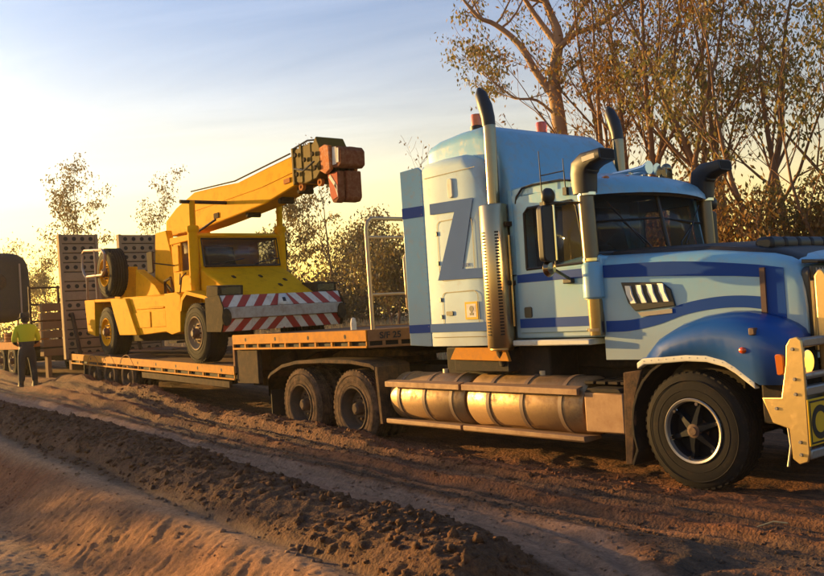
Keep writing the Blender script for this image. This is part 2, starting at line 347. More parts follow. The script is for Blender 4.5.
# ---------------------------------------------------------------- ground
rng = np.random.default_rng(7)
def vnoise(x, y, seed):
    """tileless value noise on numpy arrays, roughly -1..1"""
    xi = np.floor(x).astype(np.int64); yi = np.floor(y).astype(np.int64); xf = x-xi; yf = y-yi
    def hsh(a, b):
        n = (a*374761393 + b*668265263 + seed*974634777) & 0x7fffffff
        n = ((n ^ (n >> 13))*1274126177) & 0x7fffffff
        return ((n ^ (n >> 16)) & 0xffff)/32767.5 - 1.0
    u = xf*xf*(3-2*xf); v = yf*yf*(3-2*yf)
    a = hsh(xi, yi)*(1-u) + hsh(xi+1, yi)*u; b = hsh(xi, yi+1)*(1-u) + hsh(xi+1, yi+1)*u
    return a*(1-v) + b*v
def fbm(x, y, sc, seed, octv=4, gain=0.55):
    t = 0; amp = 1; k = 1.0/sc
    for o in range(octv):
        t = t + amp*vnoise(x*k, y*k, seed+o*17); amp *= gain; k *= 2.03
    return t
def sstep(a, b, x):
    t = np.clip((x-a)/(b-a), 0, 1); return t*t*(3-2*t)
def base_h(X):
    return 0.03*np.clip(np.log1p(np.exp((-X-1.5)*2))/2, 0, 22)
def bend(X, Y):
    return 0.13*np.clip(X+1.0, 0, 4)**2*sstep(-2.5, -3.4, Y)
def ridge_w(X, Y):
    Y = Y + bend(X, Y)
    yc = -3.97 + 0.12*sstep(-3.0, -6.0, X)*sstep(-13, -8, X) + 0.05*np.sin(X*0.7) + 0.06*fbm(X, Y*0+1.3, 2.2, 5, 2)
    d = np.abs(Y-yc)/0.56
    end = sstep(0.85, 0.2, X + 0.3*(Y+3.97) + 0.15*fbm(X, Y, 0.4, 9, 2)) * (0.75+0.25*sstep(-22, -9, X))
    return np.clip(1-d*d, 0, 1)*end
def ground_h(X, Y):
    h = base_h(X)
    wob = 0.10*fbm(X, Y*0.3, 3.0, 11, 3)
    y = Y + wob + bend(X, Y)
    rw = ridge_w(X, Y)
    lump = np.abs(fbm(X, Y, 0.22, 21, 3)); lump2 = fbm(X, Y, 0.09, 23, 3)
    h = h + (rw**0.8)*0.225*(1 + 0.14*fbm(X, Y, 0.9, 31, 3)) + sstep(0, 0.3, rw)*(0.010*lump + 0.014*lump2 + 0.014*fbm(X, Y, 0.045, 25, 2))*(0.7 + 0.6*(fbm(X, Y, 0.7, 27, 2) > 0.1))
    # graded bank and trench floor on the near side
    edge = -4.82 + 0.10*fbm(X, Y*0, 1.7, 41, 3) + 0.05*np.sin(X*0.5)
    foot = edge - 0.75 - 0.05*np.sin(X*0.9+1)
    t = sstep(edge+0.06, foot, y); h = h - 0.40*t
    bank = sstep(edge+0.1, edge-0.1, y)*sstep(foot-0.1, foot+0.15, y)
    h = h + bank*(0.006*fbm(X*1.6+Y*0.5, (Y-X*0.3)*0.35, 0.08, 51, 3) + 0.004*fbm(X, Y, 0.07, 52, 3) + 0.022*fbm(X, Y, 0.8, 53, 3) + 0.007*fbm(X, Y, 0.04, 54, 2))
    floor = sstep(foot+0.05, foot-0.3, y); h = h + floor*(0.012*fbm(X, Y, 0.35, 55, 4) + 0.008*fbm(X, Y, 0.08, 56, 3))
    # scooped hollow in the bank farther back
    sc = np.exp(-(((X+7.6)/1.3)**2 + ((y+5.15)/0.42)**2)); h = h - 0.16*sc
    # compacted wheel tracks and loose gravel berms between the ridge and the truck
    tr = np.zeros_like(X)
    for yc, wd, dz in ((-3.0, 0.26, -0.035), (-2.66, 0.08, 0.03), (-2.48, 0.08, -0.03), (-2.2, 0.14, 0.045), (-1.85, 0.13, -0.03), (-1.55, 0.12, 0.03), (-3.62, 0.10, 0.02)):
        tr = tr + dz*np.exp(-((y-yc)/wd)**2)*(0.7+0.5*vnoise(X*0.5, Y*0+yc, 61))
    for yc in (-3.12, -2.88, -2.62, -2.36, -2.08, -1.8):
        tr = tr - 0.034*np.exp(-((y-yc-0.03*np.sin(X*0.6+yc*9))/0.055)**2) + 0.022*np.exp(-((y-yc-0.1)/0.05)**2)
    h = h + tr
    loose = sstep(-3.0, -2.75, y)*sstep(3.0, 0.5, y)
    h = h + loose*(0.014*fbm(X*0.7, Y, 0.16, 71, 4) + 0.02*fbm(X*0.5, Y, 0.6, 73, 3))
    # mud pushed up round the sunken drive and trailer wheels
    mud = sstep(-4.0, -5.0, X)*np.exp(-((Y+1.5)/0.28)**2)
    h = h + mud*(0.13 + 0.05*fbm(X, Y, 0.5, 81, 3))
    mud2 = sstep(-8.5, -12.5, X)*np.exp(-((Y+1.75)/0.55)**2)*sstep(-17.6, -16.2, X); h = h + mud2*(0.20 + 0.05*fbm(X, Y, 0.8, 83, 3))
    far = sstep(6, 16, np.abs(Y+1)) + sstep(-20, -30, X)
    h = h + np.clip(far, 0, 1)*0.08*fbm(X, Y, 3.0, 91, 3)
    # natural rise towards the scrub
    h = h + 0.012*np.clip(Y-6, 0, 40)
    return h
def axis_pts(lo, hi, step, far_lo, far_hi, grow):
    a = list(np.arange(lo, hi+1e-6, step)); s = step; p = a[-1]
    while p < far_hi: s *= grow; p += s; a.append(p)
    s = step; p = a[0]; b = []
    while p > far_lo: s *= grow; p -= s; b.append(p)
    return np.array(b[::-1] + a)
xs = axis_pts(-11.0, 2.8, 0.026, -900, 700, 1.05); ys = axis_pts(-6.2, -1.2, 0.02, -700, 900, 1.06)
GX, GY = np.meshgrid(xs, ys, indexing='ij'); GZ = ground_h(GX, GY)
nx, ny = GX.shape
co = np.stack([GX, GY, GZ], -1).reshape(-1, 3)
idx = np.arange(nx*ny).reshape(nx, ny)
quads = np.stack([idx[:-1, :-1], idx[1:, :-1], idx[1:, 1:], idx[:-1, 1:]], -1).reshape(-1, 4)
def np_mesh(name, co, faces):
    me = bpy.data.meshes.new(name); k = faces.shape[1]
    me.vertices.add(len(co)); me.vertices.foreach_set('co', co.astype(np.float32).ravel())
    me.loops.add(faces.size); me.loops.foreach_set('vertex_index', faces.astype(np.int32).ravel())
    me.polygons.add(len(faces)); me.polygons.foreach_set('loop_start', np.arange(0, faces.size, k, dtype=np.int32))
    me.polygons.foreach_set('loop_total', np.full(len(faces), k, dtype=np.int32))
    me.update(calc_edges=True); me.validate(); return me
def soil_mat():
    m = bpy.data.materials.new('soil'); m.use_nodes = True; nt = m.node_tree; b = nt.nodes['Principled BSDF']; L = nt.links.new
    geo = nd(nt, 'ShaderNodeNewGeometry'); sp = nd(nt, 'ShaderNodeSeparateXYZ'); L(geo.outputs['Position'], sp.inputs[0])
    def noise(scale, det=6, rough=0.6, vec=None):
        n = nd(nt, 'ShaderNodeTexNoise'); n.inputs['Scale'].default_value = scale; n.inputs['Detail'].default_value = det; n.inputs['Roughness'].default_value = rough
        L(vec or geo.outputs['Position'], n.inputs['Vector']); return n.outputs[0]
    mp = nd(nt, 'ShaderNodeMapping'); mp.inputs['Scale'].default_value = (0.35, 1, 1); L(geo.outputs['Position'], mp.inputs[0])
    wv = noise(1.3, 6, 0.65, mp.outputs[0]); wf = noise(9, 6, 0.7)
    def mth(op, a, b_=None, c=None, clamp=False):
        n = nd(nt, 'ShaderNodeMath', operation=op, use_clamp=clamp)
        for i, v in enumerate((a, b_, c)):
            if v is None: continue
            if isinstance(v, (int, float)): n.inputs[i].default_value = v
            else: L(v, n.inputs[i])
        return n.outputs[0]
    w1 = mth('MULTIPLY_ADD', wv, 0.26, -0.13); w2 = mth('MULTIPLY_ADD', wf, 0.16, -0.08)
    bx = mth('MAXIMUM', mth('MINIMUM', mth('ADD', sp.outputs[0], 1.0), 4.0), 0.0)
    bf = nd(nt, 'ShaderNodeMapRange'); bf.interpolation_type = 'SMOOTHSTEP'; bf.inputs[1].default_value = -2.5; bf.inputs[2].default_value = -3.4; L(sp.outputs[1], bf.inputs[0])
    bd = mth('MULTIPLY', mth('MULTIPLY', mth('MULTIPLY', bx, bx), 0.13), bf.outputs[0])
    yy = mth('ADD', mth('ADD', mth('ADD', sp.outputs[1], bd), w1), w2)
    # past the end of the ridge the dark spoil gives way to track soil
    re = nd(nt, 'ShaderNodeMapRange'); re.interpolation_type = 'SMOOTHSTEP'; re.inputs[1].default_value = 0.6; re.inputs[2].default_value = 1.3; L(mth('MULTIPLY_ADD', wf, 0.5, sp.outputs[0]), re.inputs[0])
    t = nd(nt, 'ShaderNodeMapRange'); t.inputs[1].default_value = -7.0; t.inputs[2].default_value = 1.0; L(yy, t.inputs[0])
    ramp = nd(nt, 'ShaderNodeValToRGB'); cr = ramp.color_ramp
    RED = (0.27, 0.098, 0.038); PALE = (0.38, 0.205, 0.11); DARK = (0.15, 0.068, 0.031); GRAV = (0.13, 0.076, 0.046); BROWN = (0.19, 0.082, 0.036); TAN = (0.35, 0.152, 0.066)
    stops = [(-7.0, PALE), (-5.72, PALE), (-5.58, TAN), (-4.95, TAN), (-4.72, PALE), (-4.62, (0.2, 0.12, 0.075)), (-4.52, DARK), (-3.45, DARK), (-3.36, (0.34, 0.185, 0.11)), (-2.80, (0.36, 0.20, 0.12)), (-2.72, BROWN), (-2.66, GRAV), (-2.56, GRAV), (-2.49, TAN), (-2.40, GRAV), (-2.2, RED), (-1.9, GRAV), (-1.7, BROWN), (-1.4, RED), (-0.8, BROWN), (1.0, BROWN)]
    while len(cr.elements) < len(stops): cr.elements.new(0.5)
    for e, (p, c) in zip(cr.elements, stops): e.position = (p+7.0)/8.0; e.color = (*c, 1)
    L(t.outputs[0], ramp.inputs[0])
    # redder subsoil exposed in the scooped part of the bank
    rs = nd(nt, 'ShaderNodeMapRange'); rs.interpolation_type = 'SMOOTHSTEP'; rs.inputs[1].default_value = -5.6; rs.inputs[2].default_value = -6.8
    L(mth('MULTIPLY_ADD', wv, 1.5, mth('ADD', sp.outputs[0], -0.75)), rs.inputs[0])
    bk = nd(nt, 'ShaderNodeMapRange'); bk.inputs[1].default_value = -4.75; bk.inputs[2].default_value = -4.9; L(yy, bk.inputs[0])
    bk2 = nd(nt, 'ShaderNodeMapRange'); bk2.inputs[1].default_value = -5.75; bk2.inputs[2].default_value = -5.6; L(yy, bk2.inputs[0])
    fr = mth('MULTIPLY', mth('MULTIPLY', rs.outputs[0], bk.outputs[0]), bk2.outputs[0])
    m1 = nd(nt, 'ShaderNodeMix'); m1.data_type = 'RGBA'; m1.inputs['B'].default_value = (0.25, 0.09, 0.036, 1); L(fr, m1.inputs['Factor']); L(ramp.outputs[0], m1.inputs['A'])
    dk = nd(nt, 'ShaderNodeMapRange'); dk.inputs[1].default_value = -3.38; dk.inputs[2].default_value = -3.46; L(yy, dk.inputs[0])
    m0 = nd(nt, 'ShaderNodeMix'); m0.data_type = 'RGBA'; m0.inputs['B'].default_value = (*BROWN, 1); L(mth('MULTIPLY', dk.outputs[0], re.outputs[0]), m0.inputs['Factor']); L(m1.outputs['Result'], m0.inputs['A']); m1 = m0
    # farther off: dry grass and red earth
    fx = nd(nt, 'ShaderNodeMapRange'); fx.inputs[1].default_value = 5.0; fx.inputs[2].default_value = 9.0; L(sp.outputs[1], fx.inputs[0])
    gm = nd(nt, 'ShaderNodeMix'); gm.data_type = 'RGBA'; gm.inputs['A'].default_value = (0.15, 0.075, 0.035, 1); gm.inputs['B'].default_value = (0.16, 0.12, 0.05, 1); L(wv, gm.inputs['Factor'])
    m2 = nd(nt, 'ShaderNodeMix'); m2.data_type = 'RGBA'; L(fx.outputs[0], m2.inputs['Factor']); L(m1.outputs['Result'], m2.inputs['A']); L(gm.outputs['Result'], m2.inputs['B'])
    # grain
    g1 = noise(28, 9, 0.75); g2 = noise(4, 5, 0.6)
    gr = nd(nt, 'ShaderNodeMapRange'); gr.inputs[1].default_value = 0.3; gr.inputs[2].default_value = 0.72; gr.inputs[3].default_value = 0.55; gr.inputs[4].default_value = 1.4; L(g1, gr.inputs[0])
    gr2 = nd(nt, 'ShaderNodeMapRange'); gr2.inputs[1].default_value = 0.3; gr2.inputs[2].default_value = 0.7; gr2.inputs[3].default_value = 0.75; gr2.inputs[4].default_value = 1.25; L(g2, gr2.inputs[0])
    ms = nd(nt, 'ShaderNodeMapping'); ms.inputs['Scale'].default_value = (0.10, 5.0, 0.5); L(geo.outputs['Position'], ms.inputs[0])
    sr = nd(nt, 'ShaderNodeMapRange'); sr.inputs[1].default_value = 0.32; sr.inputs[2].default_value = 0.68; sr.inputs[3].default_value = 0.62; sr.inputs[4].default_value = 1.4; L(noise(1.6, 5, 0.6, ms.outputs[0]), sr.inputs[0])
    tk = nd(nt, 'ShaderNodeMapRange'); tk.inputs[1].default_value = -2.9; tk.inputs[2].default_value = -2.7; L(yy, tk.inputs[0])
    sx = nd(nt, 'ShaderNodeMix'); sx.data_type = 'FLOAT'; sx.inputs[2].default_value = 1.0; L(tk.outputs[0], sx.inputs[0]); L(sr.outputs[0], sx.inputs[3])
    gg = mth('MULTIPLY', mth('MULTIPLY', gr.outputs[0], gr2.outputs[0]), sx.outputs[0])
    vm = nd(nt, 'ShaderNodeVectorMath', operation='SCALE'); L(m2.outputs['Result'], vm.inputs[0]); L(gg, vm.inputs['Scale'])
    L(vm.outputs[0], b.inputs['Base Color']); b.inputs['Roughness'].default_value = 0.92; b.inputs['Specular IOR Level'].default_value = 0.25
    vo = nd(nt, 'ShaderNodeTexVoronoi'); vo.inputs['Scale'].default_value = 26; L(geo.outputs['Position'], vo.inputs['Vector'])
    vo2 = nd(nt, 'ShaderNodeTexVoronoi'); vo2.inputs['Scale'].default_value = 60; L(geo.outputs['Position'], vo2.inputs['Vector'])
    lm = nd(nt, 'ShaderNodeMapRange'); lm.inputs[1].default_value = -2.82; lm.inputs[2].default_value = -2.72; lm.inputs[3].default_value = 0.12; lm.inputs[4].default_value = 1.0; L(yy, lm.inputs[0])
    lm2 = nd(nt, 'ShaderNodeMapRange'); lm2.inputs[1].default_value = -3.46; lm2.inputs[2].default_value = -3.36; lm2.inputs[3].default_value = 1.0; lm2.inputs[4].default_value = 0.0; L(yy, lm2.inputs[0])
    lm3 = nd(nt, 'ShaderNodeMapRange'); lm3.inputs[1].default_value = -4.65; lm3.inputs[2].default_value = -4.5; lm3.inputs[3].default_value = 0.0; lm3.inputs[4].default_value = 0.9; L(yy, lm3.inputs[0])
    lo = mth('MAXIMUM', lm.outputs[0], mth('MULTIPLY', lm2.outputs[0], lm3.outputs[0]))
    hh = mth('ADD', mth('MULTIPLY', mth('ADD', vo.outputs['Distance'], mth('MULTIPLY', vo2.outputs['Distance'], 0.5)), mth('MULTIPLY', lo, -0.9)), mth('ADD', mth('MULTIPLY', g1, 0.7), mth('MULTIPLY', noise(110, 4, 0.7), 0.35)))
    bp = nd(nt, 'ShaderNodeBump'); bp.inputs['Strength'].default_value = 1.0; bp.inputs['Distance'].default_value = 0.03; L(hh, bp.inputs['Height']); L(bp.outputs[0], b.inputs['Normal'])
    MATS['soil'] = m; return m
soil_mat()
gme = np_mesh('ground', co, quads); gme.materials.append(MATS['soil']); gme.polygons.foreach_set('use_smooth', np.ones(len(quads), dtype=bool))
ground = bpy.data.objects.new('ground', gme); scene.collection.objects.link(ground); ground['kind'] = 'structure'
def gz(x, y): return float(ground_h(np.array([float(x)]), np.array([float(y)]))[0])

# loose clods and stones
def clods():
    ico = bmesh.new(); bmesh.ops.create_icosphere(ico, subdivisions=1, radius=1.0)
    bv = np.array([v.co[:] for v in ico.verts]); bf = np.array([[v.index for v in f.verts] for f in ico.faces]); ico.free()
    P = []; S = []
    def scatter(n, x0, x1, yf, smin, smax, pw=2.5):
        x = x0 + (x1-x0)*rng.random(n); y = yf(n); P.append(np.stack([x, y], -1)); S.append(smin + (smax-smin)*rng.random(n)**pw)
    scatter(7000, -14, 0.9, lambda n: -3.97 + np.clip(rng.normal(0, 0.26, n), -0.53, 0.5), 0.003, 0.042, 8)
    scatter(900, -12, 2.2, lambda n: rng.choice([-3.44, -4.52], n) + rng.normal(0, 0.09, n), 0.006, 0.03)
    scatter(2600, -9, 3.5, lambda n: -2.65 + rng.normal(0, 0.22, n), 0.003, 0.018, 4)
    scatter(2200, -9, 3.5, lambda n: -2.0 + rng.normal(0, 0.28, n), 0.003, 0.018, 4)
    scatter(1200, -9, 3.5, lambda n: -3.0 + rng.normal(0, 0.3, n), 0.004, 0.014)
    scatter(1600, -9, 1.0, lambda n: -5.2 + rng.normal(0, 0.4, n), 0.002, 0.013, 4)
    scatter(1500, -14, 0, lambda n: -1.5 + rng.normal(0, 0.25, n), 0.006, 0.028)
    P = np.concatenate(P); S = np.concatenate(S); n = len(P); P[:, 1] -= bend(P[:, 0], P[:, 1])
    z = ground_h(P[:, 0], P[:, 1])
    V = np.repeat(bv[None], n, 0) * (1 + 0.28*rng.normal(size=(n, len(bv), 1))) * (0.7 + 0.6*rng.random((n, 1, 3))) * np.array([1, 1, 0.8])
    a = rng.random(n)*6.28; ca, sa = np.cos(a)[:, None], np.sin(a)[:, None]
    V = np.stack([V[..., 0]*ca - V[..., 1]*sa, V[..., 0]*sa + V[..., 1]*ca, V[..., 2]], -1)
    V = V*(0.8+0.5*rng.random((n, len(bv), 1)))*S[:, None, None] + np.stack([P[:, 0], P[:, 1], z + S*0.1], -1)[:, None, :]
    F = (bf[None] + (np.arange(n)*len(bv))[:, None, None]).reshape(-1, 3)
    me = np_mesh('dirt_clods', V.reshape(-1, 3), F); me.materials.append(MATS['soil'])
    o = bpy.data.objects.new('dirt_clods', me); scene.collection.objects.link(o)
    tag(o, 'loose dirt clods and gravel strewn over the churned track', 'gravel', kind='stuff')
clods()

# ---------------------------------------------------------------- prime mover
def build_truck():
    T = thing('prime_mover', 'light blue bonneted truck with dark blue stripes and a large Z on its sleeper', 'truck', (0, 0, 0))
    # --- chassis
    mb = MB()
    for y in (-0.43, 0.35): mb.box(-7.2, 0.55, y, y+0.08, 0.72, 1.0)
    for x in (-6.9, -5.6, -4.4, -3.2, -2.0, -0.9, 0.35): mb.box(x, x+0.1, -0.35, 0.35, 0.76, 0.96)
    mb.build('frame_rail', 'black_frame', T, 0.01)
    mb = MB()
    for x in (-5.233, -6.583): mb.lathe([(0.0001, -1.0), (0.09, -1.0), (0.09, -0.3), (0.2, -0.15), (0.2, 0.15), (0.09, 0.3), (0.09, 1.0), (0.0001, 1.0)], (x, 0, 0.48), 'Y', 14)
    mb.tube([(0, -1.0, 0.5), (0, -0.5, 0.42), (0, 0.5, 0.42), (0, 1.0, 0.5)], 0.06, 8)
    mb.build('axle', 'black_frame', T)
    MB().box(-2.0, 0.3, -0.42, 0.42, 0.45, 1.35).box(-0.9, 0.2, -0.6, 0.6, 0.6, 1.1).build('engine', 'black_frame', T, 0.05)
    MB().box(-3.6, -1.9, -0.95, -0.5, 0.9, 1.27).box(-3.6, -1.9, 0.5, 0.95, 0.9, 1.27).box(-3.5, -0.8, -0.5, 0.5, 1.0, 1.3).build('underbody', 'black_frame', T, 0.02)
    # fifth wheel plate
    MB().prism([(-6.9, 1.14), (-6.6, 1.22), (-5.2, 1.22), (-5.0, 1.17), (-5.0, 1.12), (-6.9, 1.08)], -0.45, 0.45).box(-6.4, -5.4, -0.4, 0.4, 1.0, 1.13).build('fifth_wheel', 'dirty_frame', T, 0.015)
    # --- sleeper
    def rounded(w, z0, z1, rt, x, n=6):
        p = [(x, -w, z0)]
        p += [(x, -w+rt-rt*math.cos(R(90*i/n)), z1-rt+rt*math.sin(R(90*i/n))) for i in range(n+1)]
        p += [(x, w-rt+rt*math.sin(R(90*i/n)), z1-rt+rt*math.cos(R(90*i/n))) for i in range(n+1)]
        return p + [(x, w, z0)]
    secs = []
    for x, w, zt, rt in ((-3.56, 1.20, 3.47, 0.10), (-3.53, 1.21, 3.49, 0.10), (-3.2, 1.21, 3.50, 0.11), (-2.85, 1.21, 3.49, 0.12), (-2.68, 1.205, 3.41, 0.16), (-2.57, 1.19, 3.26, 0.22), (-2.49, 1.16, 3.05, 0.25), (-2.45, 1.10, 2.78, 0.25)):
        secs.append(rounded(w, 1.30, zt, rt, x))
    S = MB().loft(secs).build('sleeper', 'pale_blue_paint', T, 0.0, 50)
    # roof cap with a sloping front
    secs = []
    for x, w, zt, rt in ((-3.74, 0.93, 3.58, 0.06), (-3.725, 0.955, 3.67, 0.09), (-3.66, 0.975, 3.74, 0.11), (-3.5, 0.985, 3.785, 0.13), (-3.1, 0.995, 3.815, 0.14), (-2.78, 1.0, 3.815, 0.15), (-2.62, 1.0, 3.785, 0.17), (-2.5, 1.0, 3.70, 0.2), (-2.4, 1.0, 3.55, 0.22), (-2.32, 1.0, 3.35, 0.22), (-2.26, 0.995, 3.1, 0.18), (-2.22, 0.99, 2.95, 0.12)):
        secs.append(rounded(w, 2.6, zt, rt, x))
    C = MB().loft(secs).build('roof_cap', 'light_blue_paint', T, 0, 60)
    for s in (-1, 1):
        y = s*0.57
        b = MB().lathe([(0.0001, -0.1), (0.085, -0.1), (0.088, 0.03), (0.07, 0.04)], (-3.2, y, 3.895), 'Z', 20).build('beacon_base', 'black_plastic', T)
        MB().lathe([(0.07, 0.03), (0.072, 0.15), (0.066, 0.178), (0.0001, 0.182)], (-3.2, y, 3.895), 'Z', 20).build('beacon_lens', 'amber_lens' if s < 0 else 'red_amber_lens', b)
    # side extender panels behind the sleeper
    for s in (-1, 1):
        def ye(x, off=0.0): return s*(1.20 + off + 0.26*(-3.545-x))
        MB().loft([[(x, ye(x, -0.014), z0), (x, ye(x, 0.012), z0), (x, ye(x, 0.012), z1), (x, ye(x, -0.014), z1)] for x, z0, z1 in ((-3.545, 1.30, 3.41), (-3.60, 1.30, 3.46), (-3.86, 1.32, 3.44))]).build('side_extender', 'light_blue_paint', T, 0.006)
        for z0, z1 in ((2.86, 2.99), (1.465, 1.565)):
            MB().loft([[(x, ye(x, 0.0125), z0), (x, ye(x, 0.0155), z0), (x, ye(x, 0.0155), z1), (x, ye(x, 0.0125), z1)] for x in (-3.55, -3.858)]).build('stripe', 'decal_blue', T)
    # decals and hatches (the side that faces the light)
    ys = -1.2145
    def decal(poly, name, m, y=ys, par=S, th=0.003): return MB().prism(poly, y-th, y).build(name, m, par)
    decal([(-3.46, 2.945), (-2.665, 2.95), (-3.01, 2.225), (-2.53, 2.175), (-2.53, 2.06), (-3.43, 2.075), (-3.0, 2.815), (-3.46, 2.83)][:0] or [(-3.42, 2.99), (-2.66, 2.965), (-2.905, 2.18), (-2.50, 2.165), (-2.50, 2.055), (-3.35, 2.075), (-2.985, 2.845), (-3.42, 2.86)], 'letter_z', 'faded_decal_blue', ys-0.004)
    decal([(-3.55, 1.465), (-2.49, 1.465), (-2.49, 1.565), (-3.55, 1.565)], 'stripe', 'faded_decal_blue', ys-0.001)
    def seam(x0, x1, z0, z1, r=0.07, y=ys):
        o = rrect(x0, x1, z0, z1, r); i_ = rrect(x0+0.011, x1-0.011, z0+0.011, z1-0.011, r-0.008); n = len(o); mb_ = MB()
        mb_.add([(a, y, b) for a, b in o] + [(a, y, b) for a, b in i_], [(k, (k+1) % n, n+(k+1) % n, n+k) for k in range(n)])
        return mb_
    seam(-3.32, -2.70, 2.06, 2.77, y=ys-0.0012).build('hatch_seal', 'black_plastic', S)
    seam(-3.30, -2.68, 1.50, 1.93, y=ys-0.0012).build('hatch_seal', 'black_plastic', S)
    MB().prism(rrect(-3.235, -3.12, 1.655, 1.705, 0.015), ys-0.01, ys).build('hatch_handle', 'black_plastic', S)
    st = MB().prism([(-2.91, 1.60), (-2.70, 1.60), (-2.70, 1.80), (-2.91, 1.80)], ys-0.004, ys-0.001).build('safety_sticker', 'plate_yellow', S)
    MB().prism([(-2.885, 1.625), (-2.725, 1.625), (-2.725, 1.775), (-2.885, 1.775)], ys-0.0055, ys-0.0042).build('sticker_field', 'white_paint', st)
    MB().lathe([(0.0001, -0.002), (0.035, -0.002), (0.035, 0)], (-2.80, ys-0.0057, 1.72), 'Y', 14).box(-2.832, -2.768, ys-0.0077, ys-0.0057, 1.645, 1.672).box(-2.815, -2.785, ys-0.0072, ys-0.0057, 1.672, 1.70).build('sticker_symbol', 'black_ink', st)
    MB().prism(rrect(-3.065, -2.985, 3.01, 3.235, 0.03), ys-0.02, ys+0.01).build('marker_light', 'cream_paint', S, 0.006)
    tm = text_mesh('1395', 0.06, 'decal_blue'); o = place(tm, 'fleet_number', S); o.rotation_euler = (R(90), 0, 0); o.location = (-2.9, ys-0.006, 2.20)
    for z in (1.40, 3.30):
        MB().box(-3.50, -2.60, ys-0.0025, ys-0.0005, z, z+0.008).build('panel_seam', 'black_plastic', S)
    for z in (1.62, 1.82, 2.25, 2.6): MB().box(-3.345, -3.315, ys-0.012, ys, z, z+0.05).build('hatch_hinge', 'rim_steel', S, 0.003)
    rv = MB()
    for z in np.linspace(1.38, 3.36, 26): rv.sphere((-3.575, -1.2205, float(z)), 0.005, 6)
    rv.build('rivet_row', 'rim_steel', T)['kind'] = 'stuff'
    # --- cab
    Yc = 1.03
    prof = [(-2.30, 1.36), (-1.10, 1.36), (-1.06, 2.16), (-1.17, 2.20), (-1.28, 2.86), (-1.42, 3.0), (-1.75, 3.05), (-2.30, 3.05)]
    cab = MB().prism([(-2.30, 1.36), (-1.10, 1.36), (-1.06, 2.16), (-1.17, 2.20), (-2.30, 2.05)], -Yc, Yc).build('cab', 'light_blue_paint', T, 0.02)
    # pillars, rear wall and roof of the glazed part
    mb = MB().box(-2.30, -2.24, -Yc, Yc, 2.06, 3.0)
    for s in (-1, 1):
        mb.prism([(-2.24, 2.04), (-2.10, 2.06), (-2.10, 2.93), (-2.24, 2.93)], s*Yc-0.03*(s > 0), s*Yc+0.03*(s < 0))
        mb.loft([[(-1.17+dx, s*(Yc-0.0)-s*dy, z) for dx, dy in ((0, 0), (-0.10, 0), (-0.10, 0.06), (0.01, 0.09))] for z in (2.19,)] + [[(-1.28+dx, s*(Yc-0.02)-s*dy, 2.86) for dx, dy in ((0, 0), (-0.09, 0), (-0.09, 0.06), (0.01, 0.09))]])
    mb.build('cab_pillar', 'light_blue_paint', cab, 0.006)
    secs = []
    for x, zt, w, zb in ((-2.30, 3.10, 1.02, 2.90), (-1.9, 3.12, 1.035, 2.90), (-1.5, 3.10, 1.03, 2.88), (-1.30, 3.04, 1.02, 2.86)):
        n = 8; top = [(x, -w+2*w*i/n, zt - 0.10*abs(2*i/n-1)**2.5) for i in range(n+1)]
        secs.append([(x, -w, zb)] + top + [(x, w, zb)])
    MB().loft(secs).build('cab_roof', 'light_blue_paint', T, 0.015, 50)
    # sun visor: a curved drop sheet with a dark underside rim
    secs = []
    for t in range(11):
        y = -1.03 + 2.06*t/10; k = 1-(y/1.03)**2
        secs.append([(-1.40, y, 3.075-0.09*(1-k)), (-1.22+0.14*k, y, 3.0-0.07*(1-k)), (-1.15+0.19*k, y, 2.875-0.03*(1-k)), (-1.14+0.19*k, y, 2.815-0.03*(1-k)), (-1.16+0.19*k, y, 2.815-0.03*(1-k)), (-1.25+0.14*k, y, 2.945-0.07*(1-k)), (-1.40, y, 2.99-0.09*(1-k))])
    MB().loft(secs).build('sun_visor', 'light_blue_paint', T, 0, 50)
    MB().loft([[(-1.3, y, 2.90), (-1.19+0.19*(1-(y/1.03)**2), y, 2.855), (-1.21+0.19*(1-(y/1.03)**2), y, 2.79), (-1.3, y, 2.83)] for y in np.linspace(-0.95, 0.95, 9).tolist()]).build('visor_underside', 'black_plastic', T, 0, 50)
    # split windscreen
    for s in (-1, 1):
        a = [(-1.175, s*0.95, 2.20), (-0.985, s*0.025, 2.235), (-1.115, s*0.025, 2.86), (-1.285, s*0.92, 2.83)]
        MB().add(a, [(0, 1, 2, 3)]).build('windscreen', 'windscreen_glass', T, solid=0.006)
    MB().tube([(-0.98, 0, 2.2), (-1.11, 0, 2.88)], 0.022, 8).build('windscreen_divider', 'black_plastic', T)
    MB().tube([(-1.165, -0.99, 2.19), (-0.96, 0, 2.215), (-1.165, 0.99, 2.19)], 0.03, 8).tube([(-1.28, -0.96, 2.86), (-1.11, 0, 2.875), (-1.28, 0.96, 2.86)], 0.03, 8).build('windscreen_seal', 'black_plastic', T)
    for s in (-1, 1):
        w_ = MB().tube([(-1.0, s*0.25, 2.22), (-1.03, s*0.3, 2.30), (-1.08, s*0.62, 2.52)], 0.009, 6).tube([(-1.015, s*0.36, 2.28), (-1.12, s*0.8, 2.72)], 0.007, 6).build('wiper', 'black_plastic', T)
    # the horizontal bar seen behind the glass
    MB().tube([(-1.2, -0.93, 2.53), (-1.06, 0, 2.56), (-1.2, 0.93, 2.53)], 0.012, 6).build('dash_rail', 'black_plastic', T)
    MB().box(-1.5, -1.08, -0.95, 0.95, 2.05, 2.19).build('dashboard', 'interior_dark', T, 0.03)
    for y in (-0.5, 0.5):
        mbs = MB().prism([(-2.2, 2.06), (-1.75, 2.06), (-1.75, 2.16), (-2.05, 2.2), (-2.16, 2.82), (-2.23, 2.82)], y-0.25, y+0.25)
        mbs.build('seat', 'seat_cloth', T, 0.04)
